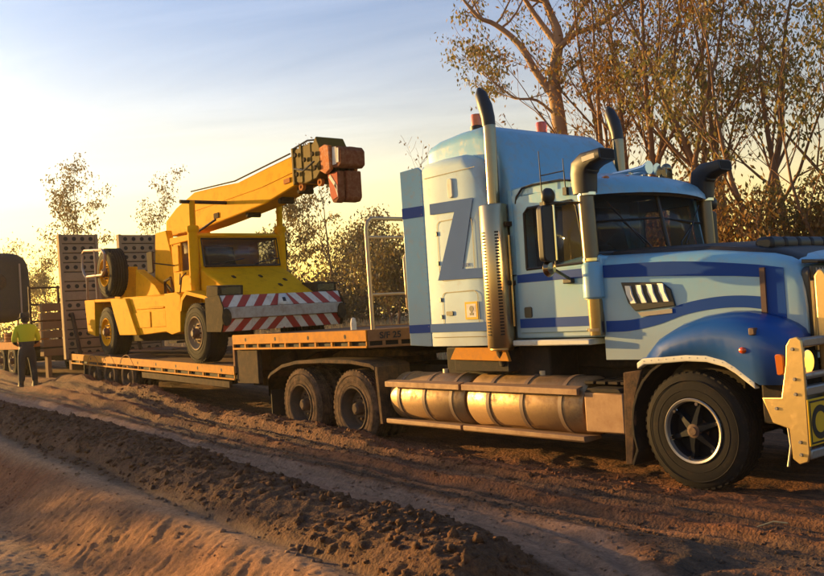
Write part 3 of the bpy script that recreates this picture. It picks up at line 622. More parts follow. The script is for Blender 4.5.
    o = MB().lathe([(0.21, -0.012), (0.222, 0), (0.21, 0.012), (0.198, 0)], (0, 0, 0), 'Z', 24, True).build('steering_wheel', 'black_plastic', T); o.location = (-1.5, -0.5, 2.3); o.rotation_euler = (0, R(35), 0)
    # doors
    for s in (-1, 1):
        y0 = s*Yc; y1 = s*(Yc+0.02)
        lo, hi = min(y0, y1), max(y0, y1)
        D = MB().prism([(-2.215, 1.42), (-1.14, 1.42), (-1.115, 2.09), (-2.215, 2.06)], lo, hi).build('door', 'light_blue_paint', T, 0.008)
        fr = MB()
        outer = [(-2.215, 2.05), (-1.115, 2.08), (-1.18, 2.30), (-1.265, 2.80), (-1.33, 2.90), (-2.10, 2.90), (-2.19, 2.84)]
        inner = [(-2.06, 2.105), (-1.21, 2.115), (-1.25, 2.32), (-1.315, 2.70), (-1.37, 2.76), (-1.99, 2.76), (-2.05, 2.71)]
        n = len(outer)
        for yy in (lo, hi): fr.add([(a, yy, b) for a, b in outer] + [(a, yy, b) for a, b in inner], [(k, (k+1) % n, n+(k+1) % n, n+k) for k in range(n)])
        fr.add([(a, lo, b) for a, b in outer] + [(a, hi, b) for a, b in outer], [(k, (k+1) % n, n+(k+1) % n, n+k) for k in range(n)])
        fr.add([(a, lo, b) for a, b in inner] + [(a, hi, b) for a, b in inner], [(k, (k+1) % n, n+(k+1) % n, n+k) for k in range(n)])
        fr.build('window_frame', 'light_blue_paint', D, 0)
        ym = s*(Yc+0.008)
        MB().add([(a, ym, b) for a, b in inner], [tuple(range(n))]).build('window', 'window_glass', D, solid=0.005)
        gs = MB().tube([(a, s*(Yc+0.016), b) for a, b in inner] + [(inner[0][0], s*(Yc+0.016), inner[0][1])], 0.016, 6); gs.build('window_seal', 'black_plastic', D)
        MB().tube([(-1.64, s*(Yc+0.012), 2.12), (-1.66, s*(Yc+0.012), 2.75)], 0.014, 6).build('window_bar', 'black_plastic', D)
        MB().prism(rrect(-2.13, -2.02, 1.585, 1.70, 0.02), min(s*(Yc+0.015), s*(Yc+0.032)), max(s*(Yc+0.015), s*(Yc+0.032))).build('door_handle', 'black_plastic', D, 0.005)
        yd = s*(Yc+0.0235)
        MB().prism([(-2.21, 1.475), (-1.145, 1.475), (-1.142, 1.575), (-2.21, 1.575)], min(yd, yd-s*0.003), max(yd, yd-s*0.003)).build('stripe', 'decal_blue', D)
        MB().prism([(-2.21, 1.965), (-1.13, 1.965), (-1.122, 2.06), (-2.21, 2.055)], min(yd, yd-s*0.003), max(yd, yd-s*0.003)).build('stripe', 'decal_blue', D)
        MB().prism([(-1.62, 2.10), (-1.26, 2.10), (-1.36, 2.74), (-1.60, 2.74)], min(s*0.93, s*0.94), max(s*0.93, s*0.94)).build('amber_reflection_panel', 'amber_reflection_panel', D)  # panel added behind the glass, its colour imitates an amber reflection
        # vertical grab rail
        MB().tube([(-2.27, s*(Yc+0.05), 1.5), (-2.27, s*(Yc+0.05), 2.5)], 0.014, 8).build('grab_rail', 'stainless', D)
        # cab step below the door
        MB().box(-2.28, -1.2, min(s*0.8, s*1.12), max(s*0.8, s*1.12), 1.285, 1.345).build('cab_step', 'cream_paint', T, 0.012)
    # cab roof gutter line
    gpts = [(-2.17, -1.045, 2.83), (-2.15, -1.047, 2.9), (-2.05, -1.05, 2.985), (-1.9, -1.05, 3.0), (-1.5, -1.05, 2.99), (-1.3, -1.04, 2.95)]
    for s in (1, -1): MB().tube([(a, b*s, c) for a, b, c in gpts], 0.012, 6).build('roof_gutter', 'black_plastic', T)
    # roof furniture
    for y, l in ((0.12, 0.5), (0.38, 0.42)):
        MB().tube([(-1.75, y, 3.14), (-1.75+l*0.55, y, 3.14), (-1.75+l*0.85, y, 3.14), (-1.75+l, y, 3.14)], [0.022, 0.026, 0.04, 0.075], 12).box(-1.72, -1.68, y-0.02, y+0.02, 3.05, 3.14).box(-1.52, -1.48, y-0.02, y+0.02, 3.05, 3.14).build('air_horn', 'chrome', T)
    MB().box(-1.36, -1.26, 0.44, 0.56, 3.0, 3.15).sphere((-1.3, 0.5, 3.15), 0.06, 10).build('work_light', 'stainless', T, 0.01)
    for y in (-0.7, -0.35, 0.0, 0.35, 0.7):
        MB().sphere((-1.2, y, 3.0-0.05*y*y), 0.035, 10, (1.4, 1, 0.8)).build('cab_marker_light', 'amber_lens', T)
    for x, y, z0, z1 in ((-1.73, -1.09, 2.74, 3.33), (-1.42, -1.07, 2.85, 3.2)):
        MB().tube([(x, y, z0), (x-0.01, y, z1)], [0.008, 0.004], 6).box(x-0.025, x+0.025, y-0.02, y+0.05, z0-0.03, z0+0.05).build('antenna', 'black_plastic', T)
    MB().tube([(-1.73, -1.08, 3.07), (-1.42, -1.08, 3.07)], 0.008, 6).build('antenna_bracket', 'stainless', T)
    # --- exhausts
    for s in (-1, 1):
        y = s*1.12; x = -2.38
        E_ = MB().tube([(x-0.05, y, 2.7), (x-0.04, y, 3.70), (x-0.05, y, 3.82), (x-0.085, y, 3.96), (x-0.14, y, 4.10), (x-0.16, y, 4.16)], [0.07, 0.07, 0.07, 0.072, 0.062, 0.04], 18).build('exhaust_pipe', 'stainless', T)
        MB().tube([(x-0.045, y, 3.735), (x-0.052, y, 3.83), (x-0.086, y, 3.965), (x-0.143, y, 4.11), (x-0.17, y, 4.18)], [0.074, 0.077, 0.082, 0.068, 0.025], 18).build('exhaust_tip', 'black_plastic', E_)
        M_ = MB().tube([(x-0.07, y, 1.24), (x-0.06, y, 2.86)], 0.135, 24).build('muffler', 'perforated_stainless', T, 0.012)
        sh = MB().lathe([(0.152, 1.27), (0.158, 1.28), (0.158, 2.84), (0.152, 2.85)], (x-0.065, y, 0), 'Z', 28).build('muffler_guard', 'perforated_stainless', M_)
        sl_ = MB()
        for k in range(34):
            z = 1.42 + 0.034*k
            for a in (262, 322) if s < 0 else (38, 98):
                ca, sa = math.cos(R(a)), math.sin(R(a)); m3 = Matrix.Rotation(R(a), 3, 'Z')
                sl_.obox((x-0.065+0.157*ca, y+0.157*sa, z), (0.008, 0.045, 0.016), m3)
        sl_.build('guard_slots', 'hole_dark', M_)['kind'] = 'stuff'
        for zb_ in (1.95, 2.6): MB().box(x-0.25, x+0.12, min(y, s*0.9), max(y, s*0.9), zb_, zb_+0.05).build('exhaust_bracket', 'black_frame', T)
        MB().tube([(x-0.07, y, 1.26), (x-0.07, y*0.98, 1.12), (x+0.0, s*0.85, 1.0), (x+0.3, s*0.5, 0.95)], 0.075, 12).build('exhaust_elbow', 'black_frame', T)
    # plate under the sleeper
    MB().prism([(-3.28, 1.14), (-2.30, 1.12), (-2.36, 1.275), (-3.18, 1.275)], -1.17, -1.13).build('battery_cover', 'trailer_yellow', T, 0.006)
    MB().box(-3.25, -2.35, -1.13, -0.7, 1.0, 1.27).build('battery_box', 'black_frame', T, 0.01)
    for s in (-1, 1):
        # --- air intakes
        y = s*1.03; x = -1.19
        I = MB().tube([(x+0.02, y, 1.78), (x-0.01, y, 2.84)], 0.083, 18).build('air_intake', 'intake_metal', T)
        MB().tube([(x+0.03, y, 1.38), (x+0.025, y, 1.8)], 0.08, 18).build('intake_lower_pipe', 'stainless', I)
        MB().lathe([(0.09, 1.74), (0.108, 1.76), (0.108, 2.08), (0.09, 2.11)], (x+0.02, y, 0), 'Z', 20).build('intake_collar', 'light_blue_paint', I)
        for z in (1.42, 1.74, 2.12, 2.78): MB().lathe([(0.085, z), (0.094, z), (0.094, z+0.03), (0.085, z+0.03)], (x+0.012, y, 0), 'Z', 18, True).build('hose_clamp', 'chrome', I)
        secs = []
        for (px, pz, hw_, hx, ang) in ((x-0.01, 2.80, 0.098, 0.098, 0), (x-0.012, 2.90, 0.106, 0.106, 0), (x-0.012, 3.00, 0.11, 0.11, 4), (x+0.012, 3.07, 0.115, 0.125, 28), (x+0.075, 3.115, 0.12, 0.10, 66), (x+0.16, 3.135, 0.126, 0.075, 80), (x+0.30, 3.155, 0.13, 0.062, 83)):
            ca, sa = math.cos(R(ang)), math.sin(R(ang)); q = []
            for i in range(16):
                t = 2*math.pi*i/16; e = 0.42
                cx_ = math.copysign(abs(math.cos(t))**e, math.cos(t))*hx; cy_ = math.copysign(abs(math.sin(t))**e, math.sin(t))*hw_
                q.append((px + cx_*ca, y + cy_, pz - cx_*sa))
            secs.append(q)
        H = MB().loft(secs).build('intake_head', 'black_plastic', I, 0.006, 50)
        MB().obox((x+0.301, y, 3.155), (0.008, 0.2, 0.09), Matrix.Rotation(R(-6), 3, 'Y')).build('intake_mesh', 'hole_dark', H)
        MB().obox((x+0.16, y+s*0.122, 3.135), (0.16, 0.012, 0.05), Matrix.Rotation(R(-6), 3, 'Y')).build('intake_side_slot', 'rim_steel', H)
        # --- mirrors
        mx, my = -1.40, s*1.42
        A = MB().tube([(-1.27, s*1.03, 2.72), (mx, my, 2.74), (mx, my, 2.08), (-1.45, s*1.05, 1.96)], 0.016, 8).build('mirror_arm', 'stainless', T)
        Mr = MB().prism(rrect(my-0.10, my+0.10, 2.14, 2.70, 0.05), mx-0.03, mx+0.05, 'X').build('mirror', 'black_plastic', A, 0.015)
        MB().prism(rrect(my-0.088, my+0.088, 2.155, 2.685, 0.045), mx-0.034, mx-0.030, 'X').build('mirror_glass', 'chrome', Mr)
        MB().lathe([(0.0001, 0.055), (0.05, 0.05), (0.075, 0.03), (0.082, 0), (0.078, -0.01), (0.0001, -0.012)], (mx+0.05, my, 2.79), 'X', 18).build('spot_mirror', 'black_plastic', A)
        MB().lathe([(0.0001, 0.05), (0.06, 0.04), (0.085, 0.0), (0.08, -0.01), (0.0001, -0.012)], (mx, my, 2.07), 'X', 18).build('lower_mirror', 'stainless', A)
        MB().tube([(mx+0.06, my-s*0.06, 2.15), (mx+0.06, my-s*0.06, 2.7)], 0.012, 8).build('mirror_rod', 'chrome', A)
        MB().box(-1.52, -1.40, min(s*1.04, s*1.1), max(s*1.04, s*1.1), 1.915, 1.965).build('mirror_clamp', 'black_plastic', A, 0.01)
        MB().tube([(-1.42, s*1.07, 1.95), (mx, my, 2.1)], 0.013, 6).build('mirror_strut', 'black_plastic', A)
    # --- bonnet
    def hw(x): return 1.0 - 0.17*(x+1.1)/2.0
    ztab = [(-1.1, 2.16), (0.0, 2.115), (0.6, 2.03), (0.74, 1.985), (0.82, 1.93), (0.87, 1.85), (0.895, 1.74), (0.905, 1.62)]
    secs = []
    for x in (-1.1, -0.8, -0.4, 0.0, 0.3, 0.6, 0.74, 0.82, 0.87, 0.895, 0.905):
        w, zt = hw(x), interp(x, ztab); half = [(w, 1.13), (w, zt-0.15), (w-0.008, zt-0.09), (w-0.035, zt-0.035), (w-0.085, zt-0.005), (w-0.14, zt+0.01)]
        half += [(w*0.5, zt+0.035), (0.0001, zt+0.05)]
        secs.append([(x, -a, b) for a, b in half] + [(x, a, b) for a, b in half[::-1]])
    Hd = MB().loft(secs).build('bonnet', 'light_blue_paint', T, 0, 50)
    secs = []
    for x in (-1.05, -0.6, 0.0, 0.35, 0.6, 0.74, 0.83):
        w, zt = hw(x), interp(x, ztab); k = interp(x, [(-1.05, 1), (0.4, 1), (0.83, 0.3)])
        secs.append([(x, s_*a, b) for s_, a, b in ((-1, w-0.13, zt-0.01), (-1, w-0.16, zt+0.045*k), (-1, w*0.6, zt+0.075*k), (-1, 0.01, zt+0.09*k), (1, 0.01, zt+0.09*k), (1, w*0.6, zt+0.075*k), (1, w-0.16, zt+0.045*k), (1, w-0.13, zt-0.01))])
    MB().loft(secs).build('bonnet_top_panel', 'black_plastic', Hd, 0, 50)
    def hood_decal(poly, name, m, th=0.003, lift=0.0015, par=Hd):
        v = [(x, -hw(x)-lift-th, z) for x, z in poly] + [(x, -hw(x)-lift, z) for x, z in poly]; n = len(poly)
        v2 = [(x, -y, z) for x, y, z in v]
        fc = [tuple(range(n)), tuple(range(2*n-1, n-1, -1))] + [(i, (i+1) % n, n+(i+1) % n, n+i) for i in range(n)]
        a = MB().add(v, fc).build(name, m, par); MB().add(v2, fc).build(name, m, par); return a
    upper = [(-1.07, 1.975), (0.80, 1.87), (0.80, 1.755)]
    def smooth(pts, n=6):
        out = []
        for i in range(len(pts)-1):
            p0, p1, p2, p3 = pts[max(i-1, 0)], pts[i], pts[i+1], pts[min(i+2, len(pts)-1)]
            for k in range(n):
                t = k/n; out.append(tuple(0.5*(2*p1[j] + (p2[j]-p0[j])*t + (2*p0[j]-5*p1[j]+4*p2[j]-p3[j])*t*t + (3*p1[j]-p0[j]-3*p2[j]+p3[j])*t**3) for j in (0, 1)))
        return out + [pts[-1]]
    band = [(-1.07, 2.07), (-0.3, 2.045), (0.4, 1.965), (0.735, 1.905), (0.735, 1.40), (0.55, 1.44), (0.575, 1.49), (0.57, 1.835), (0.3, 1.865), (-0.4, 1.915), (-1.07, 1.945)]
    band = smooth(band[:4]) + band[4:8] + smooth(band[8:])
    hood_decal(band, 'stripe', 'decal_blue')
    arcb = [(-1.07, 1.515), (-0.75, 1.52), (-0.45, 1.58), (-0.2, 1.65), (0.1, 1.69), (0.35, 1.69), (0.57, 1.665), (0.57, 1.555), (0.35, 1.585), (0.1, 1.585), (-0.2, 1.545), (-0.5, 1.46), (-0.8, 1.41), (-1.07, 1.405)]
    arcb = smooth(arcb[:7]) + smooth(arcb[7:])
    hood_decal(arcb, 'stripe', 'decal_blue')
    hood_decal([(0.53, 1.46), (0.575, 1.46), (0.58, 1.92), (0.535, 1.92)], 'bonnet_strap', 'brown_strap', 0.02, 0.004)
    # side vent with four slanted chrome louvres
    for s in (-1, 1):
        def V(x, z, d): return (x, s*(hw(x)+d), z)
        fr = [(-0.86, 1.885), (-0.42, 1.86), (-0.33, 1.79), (-0.29, 1.63), (-0.72, 1.60), (-0.79, 1.68)]
        mbv = MB(); n = len(fr); mbv.add([V(x, z, 0.0) for x, z in fr] + [V(x, z, 0.022) for x, z in fr], [tuple(range(n)), tuple(range(2*n-1, n-1, -1))] + [(i, (i+1) % n, n+(i+1) % n, n+i) for i in range(n)])
        vt = mbv.build('side_vent', 'black_plastic', Hd, 0.006)
        for k in range(4):
            x0 = -0.815+0.118*k
            MB().loft([[V(x0, 1.85, 0.023), V(x0+0.068, 1.845, 0.04), V(x0+0.068, 1.845, 0.023)], [V(x0+0.01, 1.77, 0.023), V(x0+0.083, 1.765, 0.046), V(x0+0.083, 1.765, 0.023)], [V(x0+0.055, 1.675, 0.023), V(x0+0.118, 1.675, 0.036), V(x0+0.118, 1.675, 0.023)]]).build('louvre', 'bright_trim', vt)
        q = [(-0.70, 1.585), (-0.33, 1.605), (-0.33, 1.565), (-0.66, 1.545)]
        MB().add([V(x, z, 0.001) for x, z in q] + [V(x, z, 0.012) for x, z in q], [(0,1,2,3), (7,6,5,4), (0,1,5,4), (1,2,6,5), (2,3,7,6), (3,0,4,7)]).build('badge', 'rim_steel', vt)
    # --- front guards
    zt_tab = [(-0.52, 1.13), (-0.46, 1.22), (-0.33, 1.345), (-0.15, 1.435), (0.06, 1.495), (0.28, 1.52), (0.45, 1.515), (0.65, 1.47), (0.8, 1.41), (0.88, 1.35), (0.92, 1.25)]
    zl_tab = [(-0.52, 1.07), (-0.46, 1.11), (0.0, 1.145), (0.2, 1.14), (0.37, 1.10), (0.47, 1.045), (0.55, 0.985), (0.64, 0.92), (0.66, 0.90), (0.92, 0.90)]
    for s in (-1, 1):
        secs = []
        for x in (-0.52, -0.46, -0.4, -0.33, -0.24, -0.15, -0.04, 0.06, 0.17, 0.28, 0.37, 0.45, 0.55, 0.62, 0.68, 0.75, 0.82, 0.88, 0.92):
            zt, zl = interp(x, zt_tab), interp(x, zl_tab); zt = max(zt, zl+0.07)
            nose = interp(x, [(0.6, 0), (0.92, 1)]); ow = 1.25-0.07*nose**2
            yi = hw(min(x, 0.9))-0.02
            pts = [(yi, zt+0.03), (yi+0.12, zt+0.02), (ow-0.09, zt-0.02), (ow-0.03, zt-0.07), (ow-0.005, zt-0.14 if zt-0.14 > zl+0.1 else zl+0.055), (ow, zl+0.05)]
            secs.append([(x, s*a, b) for a, b in pts])
        G = MB().loft(secs, closed=False).build('front_guard', 'dark_blue_paint', T, solid=0.02, smooth=60, offset=0)
        lipx = [-0.53, -0.46, -0.3, -0.15, 0.0, 0.1, 0.2, 0.3, 0.37, 0.42, 0.47, 0.51, 0.55, 0.6, 0.64]
        secs = []
        for x in lipx:
            zl = interp(x, zl_tab); secs.append([(x, s*1.256, zl+0.056), (x, s*1.262, zl+0.048), (x, s*1.262, zl+0.006), (x, s*1.255, zl-0.004), (x, s*1.19, zl-0.004), (x, s*1.19, zl+0.008), (x, s*1.24, zl+0.02)])
        MB().loft(secs).build('guard_lip', 'cream_paint', G, 0.003, 50)
        rv = MB()
        for x in np.linspace(-0.45, 0.6, 14): rv.sphere((float(x), s*1.262, interp(float(x), zl_tab)+0.03), 0.0045, 6)
        rv.build('rivet_row', 'rim_steel', G)['kind'] = 'stuff'
        # inner splash panel, marker lamps, corner light
        MB().prism([(0.64, 0.62), (0.92, 0.62), (0.92, 1.3), (0.64, 0.95)], min(s*0.72, s*1.17), max(s*0.72, s*1.17)).build('bumper_end', 'black_frame', T, 0.02)
        lb = MB().box(0.615, 0.67, min(s*1.20, s*1.26), max(s*1.20, s*1.26), 1.36, 1.42).build('marker_base', 'brown_strap', G, 0.008)
        MB().sphere((0.55, s*1.255, 1.235), 0.028, 10, (1.3, 0.8, 1)).build('side_repeater', 'red_amber_lens', G)
        MB().prism(rrect(0.80, 0.885, 1.03, 1.20, 0.03), min(s*1.15, s*1.225), max(s*1.15, s*1.225)).build('corner_light', 'amber_lens', G, 0.008)
        # curved flap behind the front wheel
        fl = []
        for a in np.linspace(102, 200, 9):
            fl.append((0.0 + 0.66*math.cos(R(a))*0.93-0.02, 0.525 + 0.64*math.sin(R(a))))
        fl += [(-0.66, 0.16)]
        secs = [[(x, s*0.85, z), (x, s*1.24, z), (x-0.025, s*1.24, z+0.012), (x-0.025, s*0.85, z+0.012)] for x, z in fl]
        MB().loft(secs).build('mud_flap', 'black_frame', T, 0.004)
        MB().prism([(-0.72, 1.03), (-0.50, 1.06), (-0.60, 0.80), (-0.64, 0.45), (-0.68, 0.16), (-0.76, 0.16)], min(s*1.20, s*1.235), max(s*1.20, s*1.235)).build('flap_bracket', 'dirty_frame', T, 0.01)
    # --- grille, light bar on the bonnet
    gr = MB().prism(rrect(-0.80, 0.80, 1.18, 1.90, 0.06), 0.86, 0.93, 'X').build('grille', 'black_plastic', T, 0.012)
    for s in (-1, 1): MB().box(0.93, 0.952, s*0.775-0.02, s*0.775+0.02, 1.2, 1.78).build('grille_bar', 'alloy_plate', gr, 0.004)
    for k in range(6): MB().box(0.932, 0.944, -0.74, 0.74, 1.24+0.09*k, 1.262+0.09*k).build('grille_slat', 'rim_dark', gr)
    MB().box(0.926, 0.95, -0.78, 0.78, 1.795, 1.905).build('grille_header', 'black_plastic', gr, 0.006)
    tm = text_mesh('MACK', 0.11, 'worn_white_beam', True); o = place(tm, 'grille_lettering', gr); o.rotation_euler = (R(90), 0, R(90)); o.location = (0.952, -0.73, 1.81)
    MB().prism([(0.84, 1.93), (0.98, 1.925), (0.99, 1.945), (0.84, 1.965)], -0.74, 0.74).build('bonnet_lip', 'black_plastic', T, 0.004)
    LB = MB().tube([(0.42, -0.56, 2.09), (0.42, 0.56, 2.09)], 0.02, 8).box(0.39, 0.45, -0.5, -0.46, 2.0, 2.09).box(0.39, 0.45, 0.46, 0.5, 2.0, 2.09).build('light_bar_mount', 'rim_steel', T)
    for k in range(5):
        y0 = -0.58+0.235*k
        MB().prism(rrect(0.33, 0.51, 2.075, 2.20, 0.05), y0, y0+0.222).build('light_bar_cover', 'black_plastic', LB, 0.03)
    # --- bull bar
    B = MB()
    pl = [(0.675, 0.845), (0.845, 0.85), (0.90, 1.12), (0.915, 1.27), (0.95, 1.325), (1.01, 1.34), (1.045, 1.31), (1.055, 1.2), (1.05, 0.42), (1.03, 0.345), (0.96, 0.32), (0.905, 0.36), (0.895, 0.60), (0.755, 0.64)]
    for s in (-1, 1):
        y = s*1.215
        BP = MB().prism(pl, y-0.012, y+0.012).build('bull_bar_side_plate', 'alloy_plate', T, 0.008)
        for bx_, bz_ in ((0.97, 1.24), (0.97, 1.0), (0.97, 0.88), (0.98, 0.5), (0.98, 0.40), (0.80, 0.76)):
            MB().lathe([(0.0001, s*0.013), (0.013, s*0.013), (0.016, 0)], (bx_, y+s*0.012, bz_), 'Y', 6).build('bolt', 'rim_steel', BP)
    mb = MB()
    for z0, z1 in ((0.36, 0.44), (0.86, 0.94), (1.25, 1.325)): mb.box(0.965, 1.05, -1.2, 1.2, z0, z1)
    mb.prism(rrect(0.93, 1.02, 0.37, 1.31, 0.02), -1.2, -1.12); mb.prism(rrect(0.93, 1.02, 0.37, 1.31, 0.02), 1.12, 1.2)
    mb.box(0.87, 0.96, -1.1, 1.1, 0.36, 0.86)
    mb.build('bull_bar_frame', 'rim_steel', T, 0.015)
    for y in (-0.80, -0.28, 0.28, 0.80):
        MB().prism([(0.98, 0.45), (1.09, 0.45), (1.09, 1.82), (1.06, 1.87), (1.02, 1.87), (0.98, 1.82)], y-0.03, y+0.03).build('bull_bar_upright', 'alloy_plate', T, 0.015)
    MB().tube([(1.02, -1.19, 1.02), (1.02, 1.19, 1.02)], 0.03, 10).build('bull_bar_tube', 'rim_steel', T)
    SP = MB().box(1.052, 1.064, -1.225, 1.225, 0.47, 0.84).build('oversize_sign', 'plate_yellow', T, 0.004)
    bd = MB()
    for y0, y1, z0, z1 in ((-1.21, 1.21, 0.485, 0.50), (-1.21, 1.21, 0.81, 0.825), (-1.21, -1.195, 0.501, 0.809), (1.195, 1.21, 0.501, 0.809)): bd.box(1.0645, 1.0665, y0, y1, z0, z1)
    bd.build('sign_border', 'black_ink', SP)
    tm = text_mesh('OVERSIZE', 0.36, 'black_ink', True); o = place(tm, 'sign_lettering', SP); o.rotation_euler = (R(90), 0, R(90)); o.location = (1.0655, -1.195, 0.525); o.scale = (0.98, 1, 1)
    for s in (-1, 1):
        hl = MB().lathe([(0.0001, 0.0), (0.085, 0.0), (0.1, 0.03), (0.095, 0.05), (0.0001, 0.07)], (0.96, s*1.075, 1.13), 'X', 22).build('headlight', 'chrome', T)
        MB().lathe([(0.0001, 0.072), (0.05, 0.068), (0.088, 0.054), (0.09, 0.048)], (0.962, s*1.075, 1.13), 'X', 22).build('headlight_lens', 'lit_amber', hl)
    MB().tube([(0.83, -1.13, 0.62), (0.85, -1.14, 0.45), (0.82, -1.15, 0.28)], 0.01, 6).build('chain', 'rim_steel', T)
    # --- tanks and steps
    for s in (-1, 1):
        for x0, x1, straps in ((-4.46, -3.03, (-4.25, -3.75, -3.25)), (-3.0, -1.26, (-2.62, -2.1, -1.55))):
            n = 24; yc = s*0.93; zc = 0.66; rr = 0.30
            tk = MB().lathe([(0.0001, 0), (rr*0.6, 0.0), (rr*0.92, 0.012), (rr, 0.05), (rr, x1-x0-0.05), (rr*0.92, x1-x0-0.012), (rr*0.6, x1-x0), (0.0001, x1-x0)], (x0, yc, zc), 'X', 40).build('fuel_tank', 'tank_alloy', T)
            for x in straps:
                MB().lathe([(rr+0.001, -0.028), (rr+0.010, -0.026), (rr+0.010, 0.026), (rr+0.001, 0.028)], (x, yc, zc), 'X', 40).build('tank_strap', 'tank_strap', tk)
            MB().lathe([(0.0001, 0.05), (0.06, 0.05), (0.06, 0)], ((x0+x1)/2+0.1, yc-s*0.02, zc+rr-0.005), 'Z', 14).build('filler_cap', 'rim_steel', tk)
            MB().prism([(s*1.245, 0.80), (s*1.285, 0.80), (s*1.285, 0.865), (s*1.19, 0.885), (s*1.19, 0.865), (s*1.245, 0.85)], x0+0.01, x1-0.005, 'X').build('upper_step', 'step_alloy', T, 0.004)
            MB().prism([(s*1.02, 0.345), (s*1.27, 0.335), (s*1.285, 0.35), (s*1.285, 0.395), (s*1.26, 0.40), (s*1.02, 0.375)], x0+0.0, x1-0.012 if x1 < -2 else x1+0.05, 'X').build('lower_step', 'step_alloy', T, 0.004)
            for x in (x0+0.2, x1-0.2): MB().box(x-0.03, x+0.03, min(s*0.6, s*1.0), max(s*0.6, s*1.0), 0.33, 0.42).build('tank_hanger', 'black_frame', T)
        bx = MB().box(-1.22, -0.74, min(s*0.7, s*1.235), max(s*0.7, s*1.235), 0.44, 0.83).build('step_box', 'step_alloy', T, 0.015)
        MB().prism([(-1.21, 0.832), (-0.75, 0.832), (-0.79, 0.872), (-1.16, 0.872)], min(s*0.7, s*1.24), max(s*0.7, s*1.24)).build('step_tread', 'black_frame', bx, 0.004)
        for k in range(5): MB().box(-1.3+0.15*k, -1.19+0.15*k, min(s*0.62, s*1.12), max(s*0.62, s*1.12), 0.90, 0.925).build('catwalk_slat', 'black_frame', T)
        # drive wheel guards
        secs = [[(x, s*0.70, z), (x, s*1.285, z), (x, s*1.285, z-0.05), (x, s*1.26, z-0.05), (x, s*1.26, z-0.016), (x, s*0.70, z-0.016)] for x, z in ((-7.45, 0.62), (-7.45, 0.87), (-7.38, 0.93), (-7.02, 1.06), (-6.6, 1.12), (-5.9, 1.14), (-5.2, 1.135), (-4.75, 1.09), (-4.66, 1.05))]
        MB().loft(secs).build('drive_guard', 'dirty_frame', T, 0.004)
        MB().prism([(-4.66, 1.05), (-4.60, 1.05), (-4.545, 0.32), (-4.60, 0.32)], min(s*0.75, s*1.28), max(s*0.75, s*1.28)).build('guard_front_flap', 'dirty_frame', T, 0.005)
        MB().prism([(-7.45, 0.25), (-7.43, 0.25), (-7.43, 0.66), (-7.45, 0.66)], min(s*0.7, s*1.25), max(s*0.7, s*1.25)).build('rear_mud_flap', 'black_frame', T)
    for s in (-1, 1):
        wheel(T, (0, s*1.235, 0.525), s, 0.52, 0.30, 0.285, 'spoke')
        for x in (-5.233, -6.583):
            wheel(T, (x, s*1.25, 0.475), s, 0.525, 0.27, 0.30, 'drive', True)
            wheel(T, (x, s*0.94, 0.475), s, 0.525, 0.27, 0.30, 'drive', True)
    return T
build_truck()
